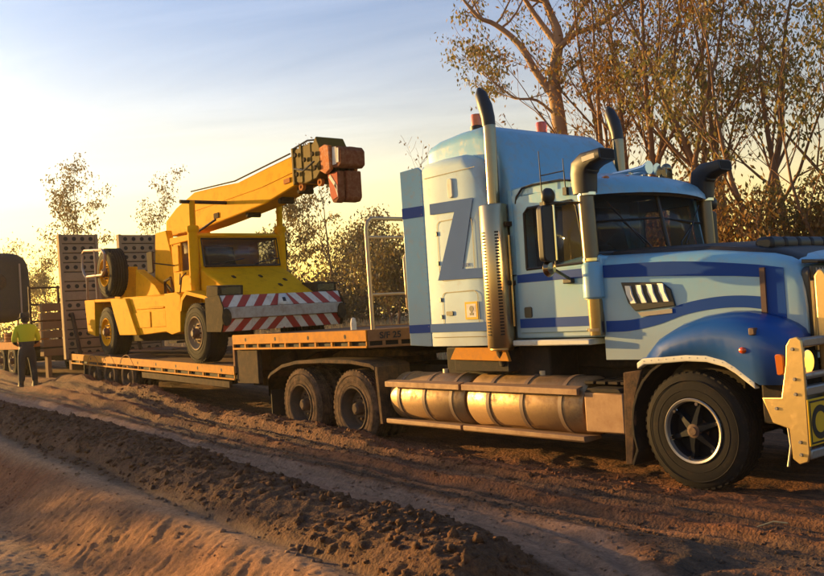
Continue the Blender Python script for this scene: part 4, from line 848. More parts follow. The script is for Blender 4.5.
# ---------------------------------------------------------------- low loader
def build_trailer():
    T = thing('low_loader_trailer', 'yellow and rust brown low loader trailer carrying the crane, its two ramps raised', 'trailer', (-12, 0, 0.35))
    # gooseneck
    poly = [(-8.62, -1.22), (-4.84, -1.22), (-4.42, -0.76), (-4.30, 0.0), (-4.42, 0.76), (-4.84, 1.22), (-8.62, 1.22)]
    MB().prism(poly, 1.44, 1.515, 'Z').build('gooseneck_deck', 'trailer_deck', T, 0.008)
    def side_rail(p0, p1, ztop0, ztop1, h, name, m='trailer_yellow', holes=(), slots=0):
        p0 = Vector((*p0, 0)); p1 = Vector((*p1, 0)); d = (p1-p0); L_ = d.length; d.normalize(); nrm = Vector((d.y, -d.x, 0))
        def P(t, off, z): q = p0 + d*(t*L_) + nrm*off; return (q.x, q.y, z + ztop0 + (ztop1-ztop0)*t)
        def slab(t0, t1, o0, o1, a, b): return [[P(t, o0, b), P(t, o1, b), P(t, o1, a), P(t, o0, a)] for t in (t0, t1)]
        hb = h*0.62
        r = MB().loft(slab(0, 1, 0, 0.03, -hb, 0.012)).build(name, m, T, 0.006)
        MB().loft(slab(0, 1, 0.0, 0.035, -h, -h+0.028)).build('lower_lip', m if slots else 'trailer_dark', r, 0.003)
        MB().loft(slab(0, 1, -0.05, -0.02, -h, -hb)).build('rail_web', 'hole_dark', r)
        for k in range(slots+1):
            t = k/max(slots, 1); w = 0.02/L_
            t0, t1 = max(0, t-w), min(1, t+w); MB().loft(slab(t0, t1, -0.01, 0.026, -h+0.026, -hb)).build('rail_tab', m, r)
        for t in holes:
            c = Vector(P(t, 0.031, -hb*0.5)); q = MB(); n = 12
            ring = [c + d*(0.028*math.cos(6.2832*k/n)) + Vector((0, 0, 0.032*math.sin(6.2832*k/n))) for k in range(n)]
            q.add(ring, [tuple(range(n))]).build('tie_down_hole', 'hole_dark', r)
        return r
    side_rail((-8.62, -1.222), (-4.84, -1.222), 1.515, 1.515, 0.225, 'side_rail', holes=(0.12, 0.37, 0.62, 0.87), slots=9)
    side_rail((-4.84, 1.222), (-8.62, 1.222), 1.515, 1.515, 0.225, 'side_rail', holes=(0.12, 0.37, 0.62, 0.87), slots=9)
    fr = side_rail((-4.84, -1.222), (-4.42, -0.762), 1.515, 1.515, 0.225, 'nose_rail', 'trailer_deck', slots=3)
    side_rail((-4.42, -0.762), (-4.30, 0), 1.515, 1.515, 0.225, 'nose_rail', 'trailer_deck', slots=3)
    side_rail((-4.30, 0), (-4.42, 0.762), 1.515, 1.515, 0.225, 'nose_rail', 'trailer_deck', slots=3)
    side_rail((-4.42, 0.762), (-4.84, 1.222), 1.515, 1.515, 0.225, 'nose_rail', 'trailer_deck', slots=3)
    tm = text_mesh('S/F 25', 0.115, 'black_ink', True); o = place(tm, 'rail_lettering', fr)
    ang = math.atan2(0.46, 0.42); o.rotation_euler = (R(90), 0, ang); o.location = (-4.73+0.026, -1.10-0.032, 1.41)
    mb = MB()
    for y in (-0.55, 0.45): mb.prism([(-9.3, 0.62), (-9.3, 0.95), (-8.75, 0.98), (-8.5, 1.43), (-4.6, 1.43), (-4.5, 1.34), (-5.3, 1.24), (-7.2, 1.20), (-8.0, 0.95), (-8.6, 0.62)], y, y+0.1)
    for x in (-8.2, -7.4, -6.6, -5.8, -5.0): mb.box(x, x+0.08, -1.15, 1.15, 1.3, 1.44)
    mb.build('gooseneck_beam', 'trailer_dark', T, 0.01)
    MB().box(-8.70, -8.63, -1.22, 1.22, 0.90, 1.515).build('neck_step_plate', 'trailer_deck', T, 0.01)
    MB().box(-8.62, -7.9, -1.2, -1.12, 0.74, 1.28).build('neck_gusset', 'trailer_dark', T, 0.01)
    for y in (-0.75, 0.75): MB().tube([(-8.2, y, 1.0), (-7.55, y, 1.15)], 0.08, 10).build('hydraulic_ram', 'trailer_dark', T)
    # lower deck, climbing slightly to the rear
    z0, z1 = 1.005, 1.225; x0, x1 = -8.70, -17.0
    def zd(x): return z0 + (z1-z0)*(x-x0)/(x1-x0)
    n = 9; xs_ = [x0 + (x1-x0)*k/n for k in range(n+1)]
    for k in range(n):                                           # deck plates with a narrow joint
        a, b = xs_[k]-0.008, xs_[k+1]+0.008
        MB().loft([[(x, -1.2, zd(x)), (x, 1.2, zd(x)), (x, 1.2, zd(x)-0.06), (x, -1.2, zd(x)-0.06)] for x in (a, b)]).build('deck_plate', 'trailer_deck', T, 0.005)
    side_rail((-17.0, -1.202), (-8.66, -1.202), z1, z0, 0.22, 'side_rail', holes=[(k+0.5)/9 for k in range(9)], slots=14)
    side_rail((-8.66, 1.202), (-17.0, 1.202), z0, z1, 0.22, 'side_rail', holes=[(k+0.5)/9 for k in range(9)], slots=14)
    mb = MB()
    for y in (-0.5, 0.4): mb.loft([[(x, y, zd(x)-0.062), (x, y+0.1, zd(x)-0.062), (x, y+0.1, zd(x)-0.35), (x, y, zd(x)-0.35)] for x in (-8.8, -16.9)])
    for x in np.linspace(-9.2, -16.6, 10): mb.box(float(x)-0.04, float(x)+0.04, -1.18, 1.18, zd(x)-0.2, zd(x)-0.062)
    mb.build('deck_beam', 'trailer_dark', T)
    MB().loft([[(x, -1.21, zd(x)-0.25), (x, -1.16, zd(x)-0.25), (x, -1.16, zd(x)-0.36), (x, -1.21, zd(x)-0.36)] for x in (-8.9, -12.7)]).build('under_rail', 'trailer_dark', T, 0.006)
    for x in (-13.45, -14.5, -15.5):
        for s in (-1, 1):
            wheel(T, (x, s*1.22, 0.76), s, 0.40, 0.24, 0.235, 'drive', True)
            wheel(T, (x, s*0.92, 0.76), s, 0.40, 0.24, 0.235, 'drive', True)
        MB().tube([(x, -1.0, 0.76), (x, 1.0, 0.76)], 0.07, 10).build('axle', 'trailer_dark', T)
    for s in (-1, 1):
        for x in (-13.45, -14.5, -15.5):
            a_ = arc(x, 0.76, 0.455, 20, 160, 9)
            MB().loft([[(p, s*1.235, q), (p, s*0.7, q), (p, s*0.7, q-0.02), (p, s*1.235, q-0.02)] for p, q in a_]).build('wheel_guard', 'trailer_deck', T)
        MB().box(-16.15, -16.1, min(s*0.6, s*1.22), max(s*0.6, s*1.22), 0.5, 1.0).build('mud_flap', 'black_frame', T)
    MB().box(-17.2, -17.0, -1.22, 1.22, 0.85, 1.24).build('rear_beam', 'trailer_deck', T, 0.01)
    # raised ramps: side frames, cross panels, rows of holes
    hole = MB().lathe([(0.0001, 0.0), (0.052, 0.0), (0.052, -0.006)], (0, 0, 0), 'X', 12).mesh('panel_hole', 'hole_dark')
    for ya, yb in ((-1.30, -0.36), (0.16, 1.16)):
        F = MB()
        lean = -0.10
        def RX(z): return -17.22 + lean*(z-1.2)/2.9
        def bar(y0_, y1_): F.loft([[(RX(z)+0.09, y0_, z), (RX(z)+0.09, y1_, z), (RX(z)-0.09, y1_, z), (RX(z)-0.09, y0_, z)] for z in (1.1, 4.12)])
        bar(ya, ya+0.07); bar(yb-0.07, yb)
        RF = F.build('ramp', 'ramp_steel', T, 0.01)
        MB().loft([[(RX(z)+0.03, ya+0.072, z), (RX(z)+0.03, yb-0.072, z), (RX(z)+0.01, yb-0.072, z), (RX(z)+0.01, ya+0.072, z)] for z in (1.1, 4.11)]).build('ramp_backing', 'trailer_dark', RF)
        nr = 13; zz = np.linspace(1.12, 4.12, nr+1)
        for k in range(nr):
            za, zb = float(zz[k])+0.012, float(zz[k+1])-0.012; zm = (za+zb)/2
            MB().loft([[(RX(z)+0.055, ya+0.071, z), (RX(z)+0.055, yb-0.071, z), (RX(z)-0.05, yb-0.071, z), (RX(z)-0.05, ya+0.071, z)] for z in (za, zb)]).build('ramp_panel', 'ramp_steel', RF, 0.008)
            for j in range(4):
                y = ya + 0.07 + (yb-ya-0.14)*(j+0.5)/4
                if (k in (1, 4) and j % 2) or k in (3, 6, 8): continue
                h = place(hole, 'panel_hole', RF, loc=(RX(zm)+0.0575, y, zm))
        MB().tube([(-16.7, ya+0.2, 1.22), (RX(2.2)+0.09, ya+0.2, 2.2)], 0.05, 8).build('ramp_strut', 'trailer_dark', T)
    # access handrail across the gooseneck nose
    Hr = MB().tube([(-4.79, -1.17, 1.515), (-4.80, -1.17, 2.85), (-4.80, -1.15, 2.94), (-4.80, -1.08, 2.99), (-4.80, 0.9, 2.99), (-4.80, 0.99, 2.94), (-4.80, 1.0, 2.85), (-4.79, 1.0, 1.515)], 0.028, 10).build('handrail', 'rail_tube', T)
    for z in (2.74, 1.98): MB().tube([(-4.80, -1.165, z), (-4.80, 0.99, z)], 0.02, 8).build('handrail_bar', 'rail_tube', Hr)
    MB().tube([(-4.35, -0.70, 1.52), (-4.36, -0.80, 1.62), (-4.40, -0.87, 1.8), (-4.40, -0.88, 2.42), (-4.40, -0.82, 2.52), (-4.40, -0.68, 2.56), (-4.4, 0.6, 2.56), (-4.4, 0.6, 1.52)], 0.024, 10).build('grab_rail', 'rail_tube', T)
    MB().lathe([(0.0001, 0.18), (0.03, 0.17), (0.045, 0.1), (0.045, 0)], (-6.2, -0.5, 1.515), 'Z', 12).build('deck_bollard', 'white_paint', T)
build_trailer()

# ---------------------------------------------------------------- trailer with a tank, farther back
def build_far_trailer():
    g = 0.58
    T = thing('tank_trailer', 'dusty trailer with a dark rounded grey tank at the left edge, behind the man', 'trailer', (-27, 0, g))
    secs = []
    for x, k in ((-27.4, 0.62), (-27.42, 0.80), (-27.52, 0.92), (-27.75, 0.985), (-28.1, 1.0), (-36.5, 1.0), (-36.8, 0.9)):
        q = []
        for i in range(28):
            t = 2*math.pi*i/28; e = 0.5
            q.append((x, -0.25+1.12*k*math.copysign(abs(math.cos(t))**e, math.cos(t)), 3.42+1.2*k*math.copysign(abs(math.sin(t))**e, math.sin(t))))
        secs.append(q)
    tk = MB().loft(secs).build('tank', 'tank_grey', T, 0, 60)
    for x in (-28.5, -30.5, -32.5): MB().loft([[(x+dx, (p[1]+0.25)*1.012-0.25, (p[2]-3.42)*1.012+3.42) for p in secs[4]] for dx in (-0.04, 0.04)]).build('tank_band', 'trailer_dark', tk)
    MB().lathe([(0.0001, 0.03), (0.24, 0.03), (0.28, 0.0)], (-27.4, -0.25, 3.6), 'X', 20).build('tank_hatch', 'trailer_dark', tk)
    MB().tube([(-27.36, 0.45, 2.5), (-27.36, 0.45, 4.2)], 0.03, 6).build('tank_ladder_rail', 'rail_tube', tk)
    MB().box(-36.5, -20.4, -1.2, 1.2, 1.42, 1.55).build('deck', 'rust_orange', T, 0.01)
    mb = MB()
    for y in (-0.5, 0.4): mb.box(-36, -20.0, y, y+0.1, 1.05, 1.42)
    mb.build('frame_rail', 'trailer_dark', T)
    MB().box(-36.5, -20.4, -1.24, -1.2, 1.36, 1.58).build('side_rail', 'rust_orange', T, 0.008)
    for x in (-22.3, -23.5, -31, -32.3, -33.6):
        for s in (-1, 1): wheel(T, (x, s*1.22, g+0.46), s, 0.5, 0.5, 0.29, 'crane')
        MB().tube([(x, -1, g+0.46), (x, 1, g+0.46)], 0.07, 8).build('axle', 'trailer_dark', T)
    # drawbar and headboard with rails
    MB().prism([(-20.4, -0.6), (-18.6, -0.08), (-18.6, 0.08), (-20.4, 0.6), (-20.4, 0.5), (-18.9, 0.0), (-20.4, -0.5)][:4], 1.0, 1.14, 'Z').build('drawbar', 'trailer_dark', T, 0.01)
    hb = MB()
    for y in (-1.15, -0.4, 0.4, 1.15): hb.box(-20.52, -20.44, y-0.03, y+0.03, 1.55, 3.05)
    for z in (2.1, 2.55, 3.0): hb.box(-20.44, -20.40, -1.18, 1.18, z-0.025, z+0.025)
    hb.build('headboard', 'trailer_dark', T, 0.005)
    # coiled hoses and pipes lying on the deck front
    for k, (x, y, r) in enumerate(((-21.6, -0.75, 0.36), (-22.5, -0.7, 0.4), (-23.4, -0.75, 0.36))):
        for j in range(3):
            pts = [(x + r*math.cos(a), y + 0.9*r*math.sin(a), 1.62+0.09*j+0.02*math.sin(3*a+k)) for a in np.linspace(0, 6.2832, 19)]
            MB().tube(pts, 0.045, 7, False).build('hose_coil', 'rust_orange', T)
build_far_trailer()
def timber_stack():
    T = thing('timber_stack', 'stack of weathered planks between the man and the raised ramp', 'timber', (-20.1, 0.2, 1.15))
    for k in range(7):
        for j in range(3):
            z = 1.15 + 0.24*k
            if k == 6 and j == 0: continue
            MB().box(-20.30+0.01*random.uniform(-3, 3), -19.95, -1.0+0.72*j, -0.31+0.72*j, z, z+0.2).build('plank', 'timber', T, 0.012)
    MB().box(-20.25, -20.0, -0.9, -0.8, 0.5, 1.15).box(-20.25, -20.0, 0.8, 0.9, 0.5, 1.15).build('bearer', 'timber', T)
timber_stack()
# ---------------------------------------------------------------- pick and carry crane
def stripe_mat():
    m = bpy.data.materials.new('hazard_stripes'); m.use_nodes = True; nt = m.node_tree; b = nt.nodes['Principled BSDF']; L = nt.links.new
    geo = nd(nt, 'ShaderNodeNewGeometry'); sp = nd(nt, 'ShaderNodeSeparateXYZ'); L(geo.outputs['Position'], sp.inputs[0])
    def mth(op, a, b_=None, c=None):
        n = nd(nt, 'ShaderNodeMath', operation=op)
        for i, v in enumerate((a, b_, c)):
            if v is None: continue
            if isinstance(v, (int, float)): n.inputs[i].default_value = v
            else: L(v, n.inputs[i])
        return n.outputs[0]
    ab = mth('ABSOLUTE', sp.outputs[1]); u = mth('ADD', ab, mth('MULTIPLY', sp.outputs[2], 0.9)); fr = mth('FRACT', mth('MULTIPLY', u, 3.1)); st = mth('GREATER_THAN', fr, 0.5)
    ns = nd(nt, 'ShaderNodeTexNoise'); ns.inputs['Scale'].default_value = 9; ns.inputs['Detail'].default_value = 9; ns.inputs['Roughness'].default_value = 0.75; L(geo.outputs['Position'], ns.inputs['Vector'])
    mx = nd(nt, 'ShaderNodeMix'); mx.data_type = 'RGBA'; mx.inputs['A'].default_value = (0.36, 0.03, 0.018, 1); mx.inputs['B'].default_value = (0.66, 0.60, 0.52, 1); L(st, mx.inputs['Factor'])
    mr = nd(nt, 'ShaderNodeMapRange'); mr.inputs[1].default_value = 0.5; mr.inputs[2].default_value = 0.75; mr.inputs[4].default_value = 0.7; L(ns.outputs[0], mr.inputs[0])
    m2 = nd(nt, 'ShaderNodeMix'); m2.data_type = 'RGBA'; m2.inputs['B'].default_value = (0.2, 0.1, 0.05, 1); L(mr.outputs[0], m2.inputs['Factor']); L(mx.outputs['Result'], m2.inputs['A'])
    L(m2.outputs['Result'], b.inputs['Base Color']); b.inputs['Roughness'].default_value = 0.6; MATS['hazard_stripes'] = m
stripe_mat()
def build_crane():
    T = thing('mobile_crane', 'yellow pick and carry crane with striped front bumper riding on the low loader', 'crane', (-12.3, 0, 1.1))
    Yb = 1.18
    # rear body
    MB().prism([(-16.0, 1.95), (-16.05, 2.46), (-11.4, 2.36), (-11.4, 1.62), (-13.0, 1.62), (-13.45, 2.30), (-15.32, 2.36), (-15.36, 1.8)], -0.98, 0.98).build('rear_body', 'crane_yellow', T, 0.02)
    MB().box(-15.9, -11.2, -0.55, 0.55, 1.45, 2.3).build('chassis', 'crane_dark', T, 0.02)
    for s in (-1, 1):
        def pr(poly, a, b, name, m='crane_yellow', bev=0.012): return MB().prism(poly, min(s*a, s*b), max(s*a, s*b)).build(name, m, T, bev)
        pr([(-15.98, 2.45), (-15.30, 2.44), (-15.38, 1.62), (-15.86, 1.70)], 0.985, Yb, 'rear_guard')
        pr([(-15.30, 2.44), (-14.33, 2.40), (-14.33, 2.34), (-15.30, 2.38)], 0.985, Yb, 'guard_top')
        pr([(-14.33, 2.40), (-13.42, 2.37), (-12.88, 1.60), (-13.86, 1.62)], 0.985, Yb+0.01, 'guard_flare')
        pr([(-13.40, 2.365), (-11.40, 2.34), (-11.40, 1.64), (-12.87, 1.60)], 0.985, Yb-0.06, 'side_box', bev=0.015)
        pr([(-13.0, 2.16), (-11.6, 2.13), (-11.6, 2.09), (-13.03, 2.12)], Yb-0.06, Yb-0.035, 'side_box_ledge')
        wheel(T, (-14.6, s*1.2, 1.70), s, 0.535, 0.40, 0.30, 'crane_rear')
        wheel(T, (-10.12, s*1.2, 1.585), s, 0.535, 0.40, 0.30, 'crane')
        # front guard over the front wheel
        pr([(-11.45, 2.36), (-10.90, 2.36), (-10.72, 2.30), (-10.80, 1.62), (-11.2, 1.58), (-11.45, 1.64)], 0.86, Yb, 'cab_side_skirt')
        gp = [(-10.78, 2.0), (-10.70, 2.24), (-10.5, 2.36), (-9.75, 2.24), (-9.42, 2.17), (-9.40, 1.9)]
        gi = [(-10.72, 2.0), (-10.64, 2.19), (-10.46, 2.29), (-9.77, 2.18), (-9.48, 2.11), (-9.46, 1.9)]
        pr(gp + gi[::-1], 0.84, Yb, 'front_guard', bev=0.0)
        lb = pr([(-9.62, 2.20), (-9.16, 2.19), (-9.14, 2.37), (-9.58, 2.40)], 0.72, 1.2, 'headlight_box', 'crane_dark', 0.015)
        MB().box(-9.138, -9.12, min(s*0.78, s*1.14), max(s*0.78, s*1.14), 2.215, 2.345).build('headlight', 'dusty_glass', lb, 0.006)
        pr([(-9.6, 1.60), (-9.1, 1.60), (-9.1, 2.18), (-9.6, 2.18)], 0.95, 1.15, 'bumper_bracket', 'crane_dark')
        # lift cylinders
        LC = MB().tube([(-10.62, s*0.92, 2.3), (-10.60, s*0.92, 3.55)], 0.095, 16).build('lift_cylinder', 'crane_yellow', T)
        MB().tube([(-10.60, s*0.92, 3.5), (-10.58, s*0.92, 4.02)], 0.06, 14).build('cylinder_rod', 'crane_yellow', LC)
        MB().lathe([(0.10, 0), (0.115, 0.02), (0.115, 0.10), (0.10, 0.12)], (-10.60, s*0.92, 3.44), 'Z', 16).build('cylinder_gland', 'crane_yellow', LC)
    MB().tube([(-10.58, -1.15, 4.0), (-10.58, 1.0, 4.0)], 0.035, 10).build('cylinder_cross_pin', 'crane_dark', T)
    # cab
    Cb = MB().prism([(-11.75, 2.0), (-10.62, 2.0), (-10.46, 2.78), (-11.75, 2.78)], -0.84, 0.84).build('cab', 'crane_yellow', T, 0.02)
    mb = MB().prism([(-11.78, 3.32), (-10.55, 3.32), (-10.50, 3.37), (-10.62, 3.43), (-11.78, 3.45)], -0.87, 0.87).box(-11.75, -11.68, -0.84, 0.84, 2.78, 3.33)
    for s in (-1, 1):
        mb.loft([[(-10.46, s*0.84, 2.77), (-10.54, s*0.84, 2.77), (-10.54, s*0.77, 2.77), (-10.46, s*0.77, 2.77)], [(-10.56, s*0.84, 3.33), (-10.64, s*0.84, 3.33), (-10.64, s*0.77, 3.33), (-10.56, s*0.77, 3.33)]])
        mb.prism([(-11.75, 2.75), (-11.35, 2.75), (-11.35, 3.33), (-11.75, 3.33)], min(s*0.80, s*0.84), max(s*0.80, s*0.84))
        MB().add([(-11.35, s*0.82, 2.78), (-10.52, s*0.82, 2.78), (-10.60, s*0.82, 3.32), (-11.35, s*0.82, 3.32)], [(0, 1, 2, 3)]).build('side_window', 'dusty_glass', Cb, solid=0.006)
        MB().prism(rrect(-11.68, -11.40, 2.78, 3.28, 0.03), min(s*0.841, s*0.87), max(s*0.841, s*0.87)).build('cab_panel', 'crane_yellow', Cb, 0.006)
    mb.build('cab_roof', 'crane_yellow', Cb, 0.012)
    MB().add([(-10.47, -0.765, 2.80), (-10.47, 0.765, 2.80), (-10.565, 0.765, 3.32), (-10.565, -0.765, 3.32)], [(0, 1, 2, 3)]).build('windscreen', 'windscreen_glass', Cb, solid=0.006)
    MB().tube([(-10.45, -0.79, 2.80), (-10.45, 0.79, 2.80), (-10.55, 0.79, 3.32), (-10.55, -0.79, 3.32), (-10.45, -0.79, 2.80)], 0.022, 6).build('windscreen_seal', 'black_plastic', Cb)
    for y in (-0.4, 0.35): MB().tube([(-10.42, y-0.15, 2.80), (-10.43, y+0.05, 2.87), (-10.46, y+0.42, 2.93)], 0.012, 6).build('wiper', 'black_plastic', Cb)
    MB().prism([(-11.5, 2.0), (-11.1, 2.0), (-11.1, 2.85), (-11.3, 2.9), (-11.4, 3.25), (-11.5, 3.25)], -0.3, 0.3).build('seat', 'seat_cloth', Cb, 0.03)
    # sloping nose and bumper
    Np = []
    for y in (-0.86, -0.82, 0.82, 0.86):
        dz = -0.03 if abs(y) > 0.84 else 0
        Np.append([(-10.5, y, 1.9), (-10.5, y, 2.77+dz), (-10.15, y, 2.62+dz), (-9.16, y*0.88, 2.19+dz), (-9.14, y*0.88, 1.9)])
    Ns = MB().loft(Np).build('nose', 'crane_yellow', T, 0.02)
    for x, y, z in ((-10.0, -0.45, 2.565), (-10.0, 0.1, 2.565), (-9.55, 0.25, 2.372), (-9.8, 0.5, 2.475)): MB().obox((x, y, z), (0.10, 0.05, 0.02), Matrix.Rotation(R(23.5), 3, 'Y')).build('nose_catch', 'crane_dark', Ns)
    Bp = MB().loft([[(-9.20, y, 2.20), (-9.10, y, 2.20), (-9.0, y, 1.995), (-9.12, y, 1.995)] for y in (-1.2, 1.2)]).build('bumper_top', 'hazard_stripes', T, 0.008)
    MB().box(-9.12, -8.965, -1.2, 1.2, 1.80, 1.99).build('bumper_beam', 'worn_white_beam', T, 0.012)
    MB().loft([[(-9.12, y, 1.795), (-9.02, y, 1.795), (-9.08, y, 1.585), (-9.14, y, 1.585)] for y in (-1.18, 1.18)]).build('bumper_skirt', 'hazard_stripes', T, 0.008)
    em = MB().add([(-8.985, -0.16, 1.993), (-8.985, 0.16, 1.993), (-9.088, 0.07, 2.19), (-9.088, -0.07, 2.19)], [(0, 1, 2, 3)]).build('bumper_badge', 'white_paint', T, solid=0.012, offset=1)
    MB().obox((-9.02, 0, 2.09), (0.012, 0.06, 0.08), Matrix.Rotation(R(-28), 3, 'Y')).build('badge_mark', 'black_ink', em)
    for s in (-1, 1):
        MB().prism([(-9.62, 1.60), (-9.06, 1.58), (-8.95, 1.80), (-8.95, 2.0), (-9.08, 2.21), (-9.62, 2.19)], min(s*1.202, s*1.225), max(s*1.202, s*1.225)).build('bumper_end_plate', 'crane_dark', T, 0.008)
        a_ = [(s*1.16 + 0.09*math.cos(R(a)), 1.83+0.15*math.sin(R(a))) for a in range(0, 360, 30)]
        MB().prism(a_, -9.0, -8.94, 'X').build('tow_eye', 'crane_dark', T, 0.01)
    MB().tube([(-11.9, -0.25, 3.6), (-11.6, -0.5, 3.5), (-11.3, -0.45, 3.55), (-10.9, -0.3, 3.72)], 0.022, 8).build('boom_hose', 'black_plastic', T)
    for s in (-1, 1):
        MB().box(-13.2, -12.3, min(s*1.12, s*1.135), max(s*1.12, s*1.135), 1.74, 2.05).build('side_hatch', 'crane_yellow', T, 0.006)
        MB().box(-12.2, -11.55, min(s*1.12, s*1.135), max(s*1.12, s*1.135), 1.74, 2.05).build('side_hatch', 'crane_yellow', T, 0.006)
        MB().box(-11.3, -10.95, min(s*1.0, s*1.2), max(s*1.0, s*1.2), 1.42, 1.46).build('cab_step', 'crane_dark', T)
    # boom, nearly level, resting over the cab
    Bm = MB().prism([(-13.45, 3.66), (-13.42, 3.98), (-12.85, 4.2), (-11.95, 4.40), (-10.9, 4.36), (-10.1, 4.31), (-9.0, 4.40), (-8.0, 4.47), (-7.85, 3.98), (-9.15, 3.78), (-10.3, 3.71), (-11.35, 3.65), (-12.4, 3.62)], -0.22, 0.22).build('boom', 'crane_yellow', T, 0.025)
    MB().prism([(-12.3, 4.05), (-9.2, 4.12), (-7.95, 4.22), (-7.95, 4.19), (-9.2, 4.085), (-12.3, 4.01)], -0.232, -0.221).build('boom_seam', 'crane_yellow', Bm)
    MB().prism([(-11.1, 3.76), (-10.9, 3.76), (-10.9, 3.86), (-11.1, 3.86)], -0.24, -0.221).build('boom_pad', 'crane_dark', Bm)
    MB().prism([(-8.4, 4.02), (-8.2, 4.03), (-8.2, 4.11), (-8.4, 4.10)], -0.24, -0.221).build('boom_marker', 'rust_orange', Bm)
    MB().tube([(-12.0, -0.26, 4.42), (-10.1, -0.26, 4.34), (-8.1, -0.26, 4.49)], 0.014, 6).build('boom_conduit', 'crane_dark', Bm)
    for x, z in ((-9.95, 3.79), (-8.75, 3.88), (-8.1, 3.96)):
        MB().box(x-0.07, x+0.07, -0.12, 0.12, z-0.08, z+0.02).lathe([(0.0001, -0.14), (0.05, -0.14), (0.05, 0.14), (0.0001, 0.14)], (x, 0, z-0.09), 'Y', 12).build('boom_lug', 'crane_dark', Bm, 0.01)
    for y in (-0.5, 0.36): MB().prism([(-13.6, 2.3), (-12.3, 2.3), (-12.5, 3.0), (-12.8, 3.72), (-13.35, 3.72), (-13.45, 3.0)], y, y+0.14).build('boom_tower', 'crane_yellow', T, 0.015)
    MB().prism([(-14.0, 2.38), (-12.6, 2.36), (-12.9, 2.6), (-13.9, 3.0)], -0.75, -0.55).prism([(-14.0, 2.38), (-11.8, 2.36), (-11.8, 2.9), (-13.3, 2.85)], 0.3, 0.9).build('engine_cover', 'crane_yellow', T, 0.015)
    MB().tube([(-12.5, -0.7, 2.4), (-12.45, -0.72, 2.65), (-12.1, -0.75, 2.7), (-12.0, -0.75, 2.42)], 0.03, 8).tube([(-12.8, -0.6, 2.4), (-12.6, -0.62, 2.58), (-12.3, -0.62, 2.40)], 0.025, 8).build('hydraulic_hose', 'crane_dark', T)
    MB().prism(rrect(-12.25, -11.98, 2.80, 3.22, 0.03), -1.16, -1.12).build('mirror', 'crane_dark', T, 0.01)
    MB().tube([(-11.6, -0.86, 2.9), (-12.1, -1.12, 3.0)], 0.015, 6).build('mirror_arm', 'crane_dark', T)
    MB().prism(rrect(0.98, 1.12, 2.9, 3.3, 0.03), -10.75, -10.70, 'X').tube([(-10.7, 0.85, 3.1), (-10.72, 1.0, 3.1)], 0.015, 6).build('mirror', 'crane_dark', T, 0.01)
    MB().tube([(-11.05, -0.9, 2.72), (-10.75, -1.12, 2.62), (-10.85, -1.12, 2.35)], 0.014, 6).tube([(-11.3, -0.9, 2.72), (-10.85, -1.12, 2.5)], 0.012, 6).build('cab_grab_rail', 'crane_dark', T)
    # boom head and hook block
    H = MB().prism([(-8.05, 4.0), (-8.0, 4.52), (-7.62, 4.55), (-7.38, 4.53), (-7.28, 4.63), (-7.18, 4.46), (-7.14, 4.08), (-7.32, 3.95), (-7.65, 3.92)], -0.27, 0.27).build('boom_head', 'crane_olive', T, 0.02)
    for x, w in ((-7.99, 0.29), (-7.74, 0.285), (-7.46, 0.28)): MB().box(x-0.03, x+0.03, -w, w, 3.95, 4.56).build('head_collar', 'crane_olive', H, 0.01)
    for x, z in ((-7.87, 4.42), (-7.6, 4.3), (-7.35, 4.35), (-7.3, 4.12), (-7.85, 4.1)): MB().lathe([(0.0001, -0.03), (0.035, -0.03), (0.04, 0)], (x, -0.29, z), 'Y', 10).build('head_pin', 'crane_dark', H)
    for x, z in ((-7.87, 3.93), (-7.3, 3.92)):
        MB().lathe([(0.03, -0.03), (0.065, -0.03), (0.065, 0.03), (0.03, 0.03)], (x, -0.2, z-0.03), 'Y', 14, True).build('head_lug', 'rust_orange', H)
    for pts in ([(-8.0, -0.24, 4.56), (-7.6, -0.22, 4.62), (-7.25, -0.15, 4.58)], [(-7.9, -0.31, 4.2), (-7.6, -0.33, 4.12), (-7.3, -0.31, 4.22)]): MB().tube(pts, 0.016, 6).build('head_hose', 'black_plastic', H)
    for y0 in (-0.27, 0.20): MB().prism([(-7.22, 4.06), (-7.20, 4.42), (-7.05, 4.45), (-6.93, 4.42), (-6.92, 4.04), (-7.06, 3.98)], y0, y0+0.07).build('sheave_plate', 'orange_rust_red', H, 0.012)
    for y in (-0.1, 0.08): MB().lathe([(0.0001, -0.05), (0.2, -0.05), (0.15, -0.012), (0.15, 0.012), (0.2, 0.05), (0.0001, 0.05)], (-7.06, y, 4.2), 'Y', 20).build('sheave', 'crane_dark', H)
    MB().prism([(-6.92, 4.06), (-6.92, 4.40), (-6.72, 4.37), (-6.66, 4.30), (-6.67, 4.08), (-6.75, 4.04)], -0.22, 0.24).build('head_weight', 'rust_block', H, 0.02)
    MB().prism([(-6.90, 4.10), (-6.80, 4.10), (-6.78, 4.37), (-6.88, 4.38)], -0.23, -0.2215).build('head_stripe', 'white_paint', H)
    MB().prism([(-6.785, 4.12), (-6.73, 4.12), (-6.715, 4.34), (-6.765, 4.35)], -0.23, -0.2215).build('head_stripe', 'white_paint', H)
    K = MB().prism([(-7.10, 3.99), (-6.80, 4.0), (-6.80, 3.58), (-6.88, 3.50), (-7.0, 3.52), (-7.06, 3.62)], -0.20, -0.08).prism([(-7.06, 4.0), (-6.74, 4.0), (-6.74, 3.58), (-6.8, 3.52), (-6.95, 3.52), (-7.02, 3.62)], -0.0799, 0.20).build('hook_block', 'rust_block', T, 0.02)
    MB().prism([(-7.08, 3.97), (-6.82, 3.98), (-6.82, 3.60), (-6.98, 3.56), (-7.04, 3.65)], -0.208, -0.2005).build('block_cheek', 'red_paint', K, 0)
    for d in (0.0, 0.15): MB().prism([(-7.06+d, 3.93-d), (-7.01+d*0.9, 3.97-d), (-6.83, 3.76-d*0.7), (-6.83, 3.69-d*0.7)], -0.214, -0.2085).build('block_stripe', 'white_paint', K)
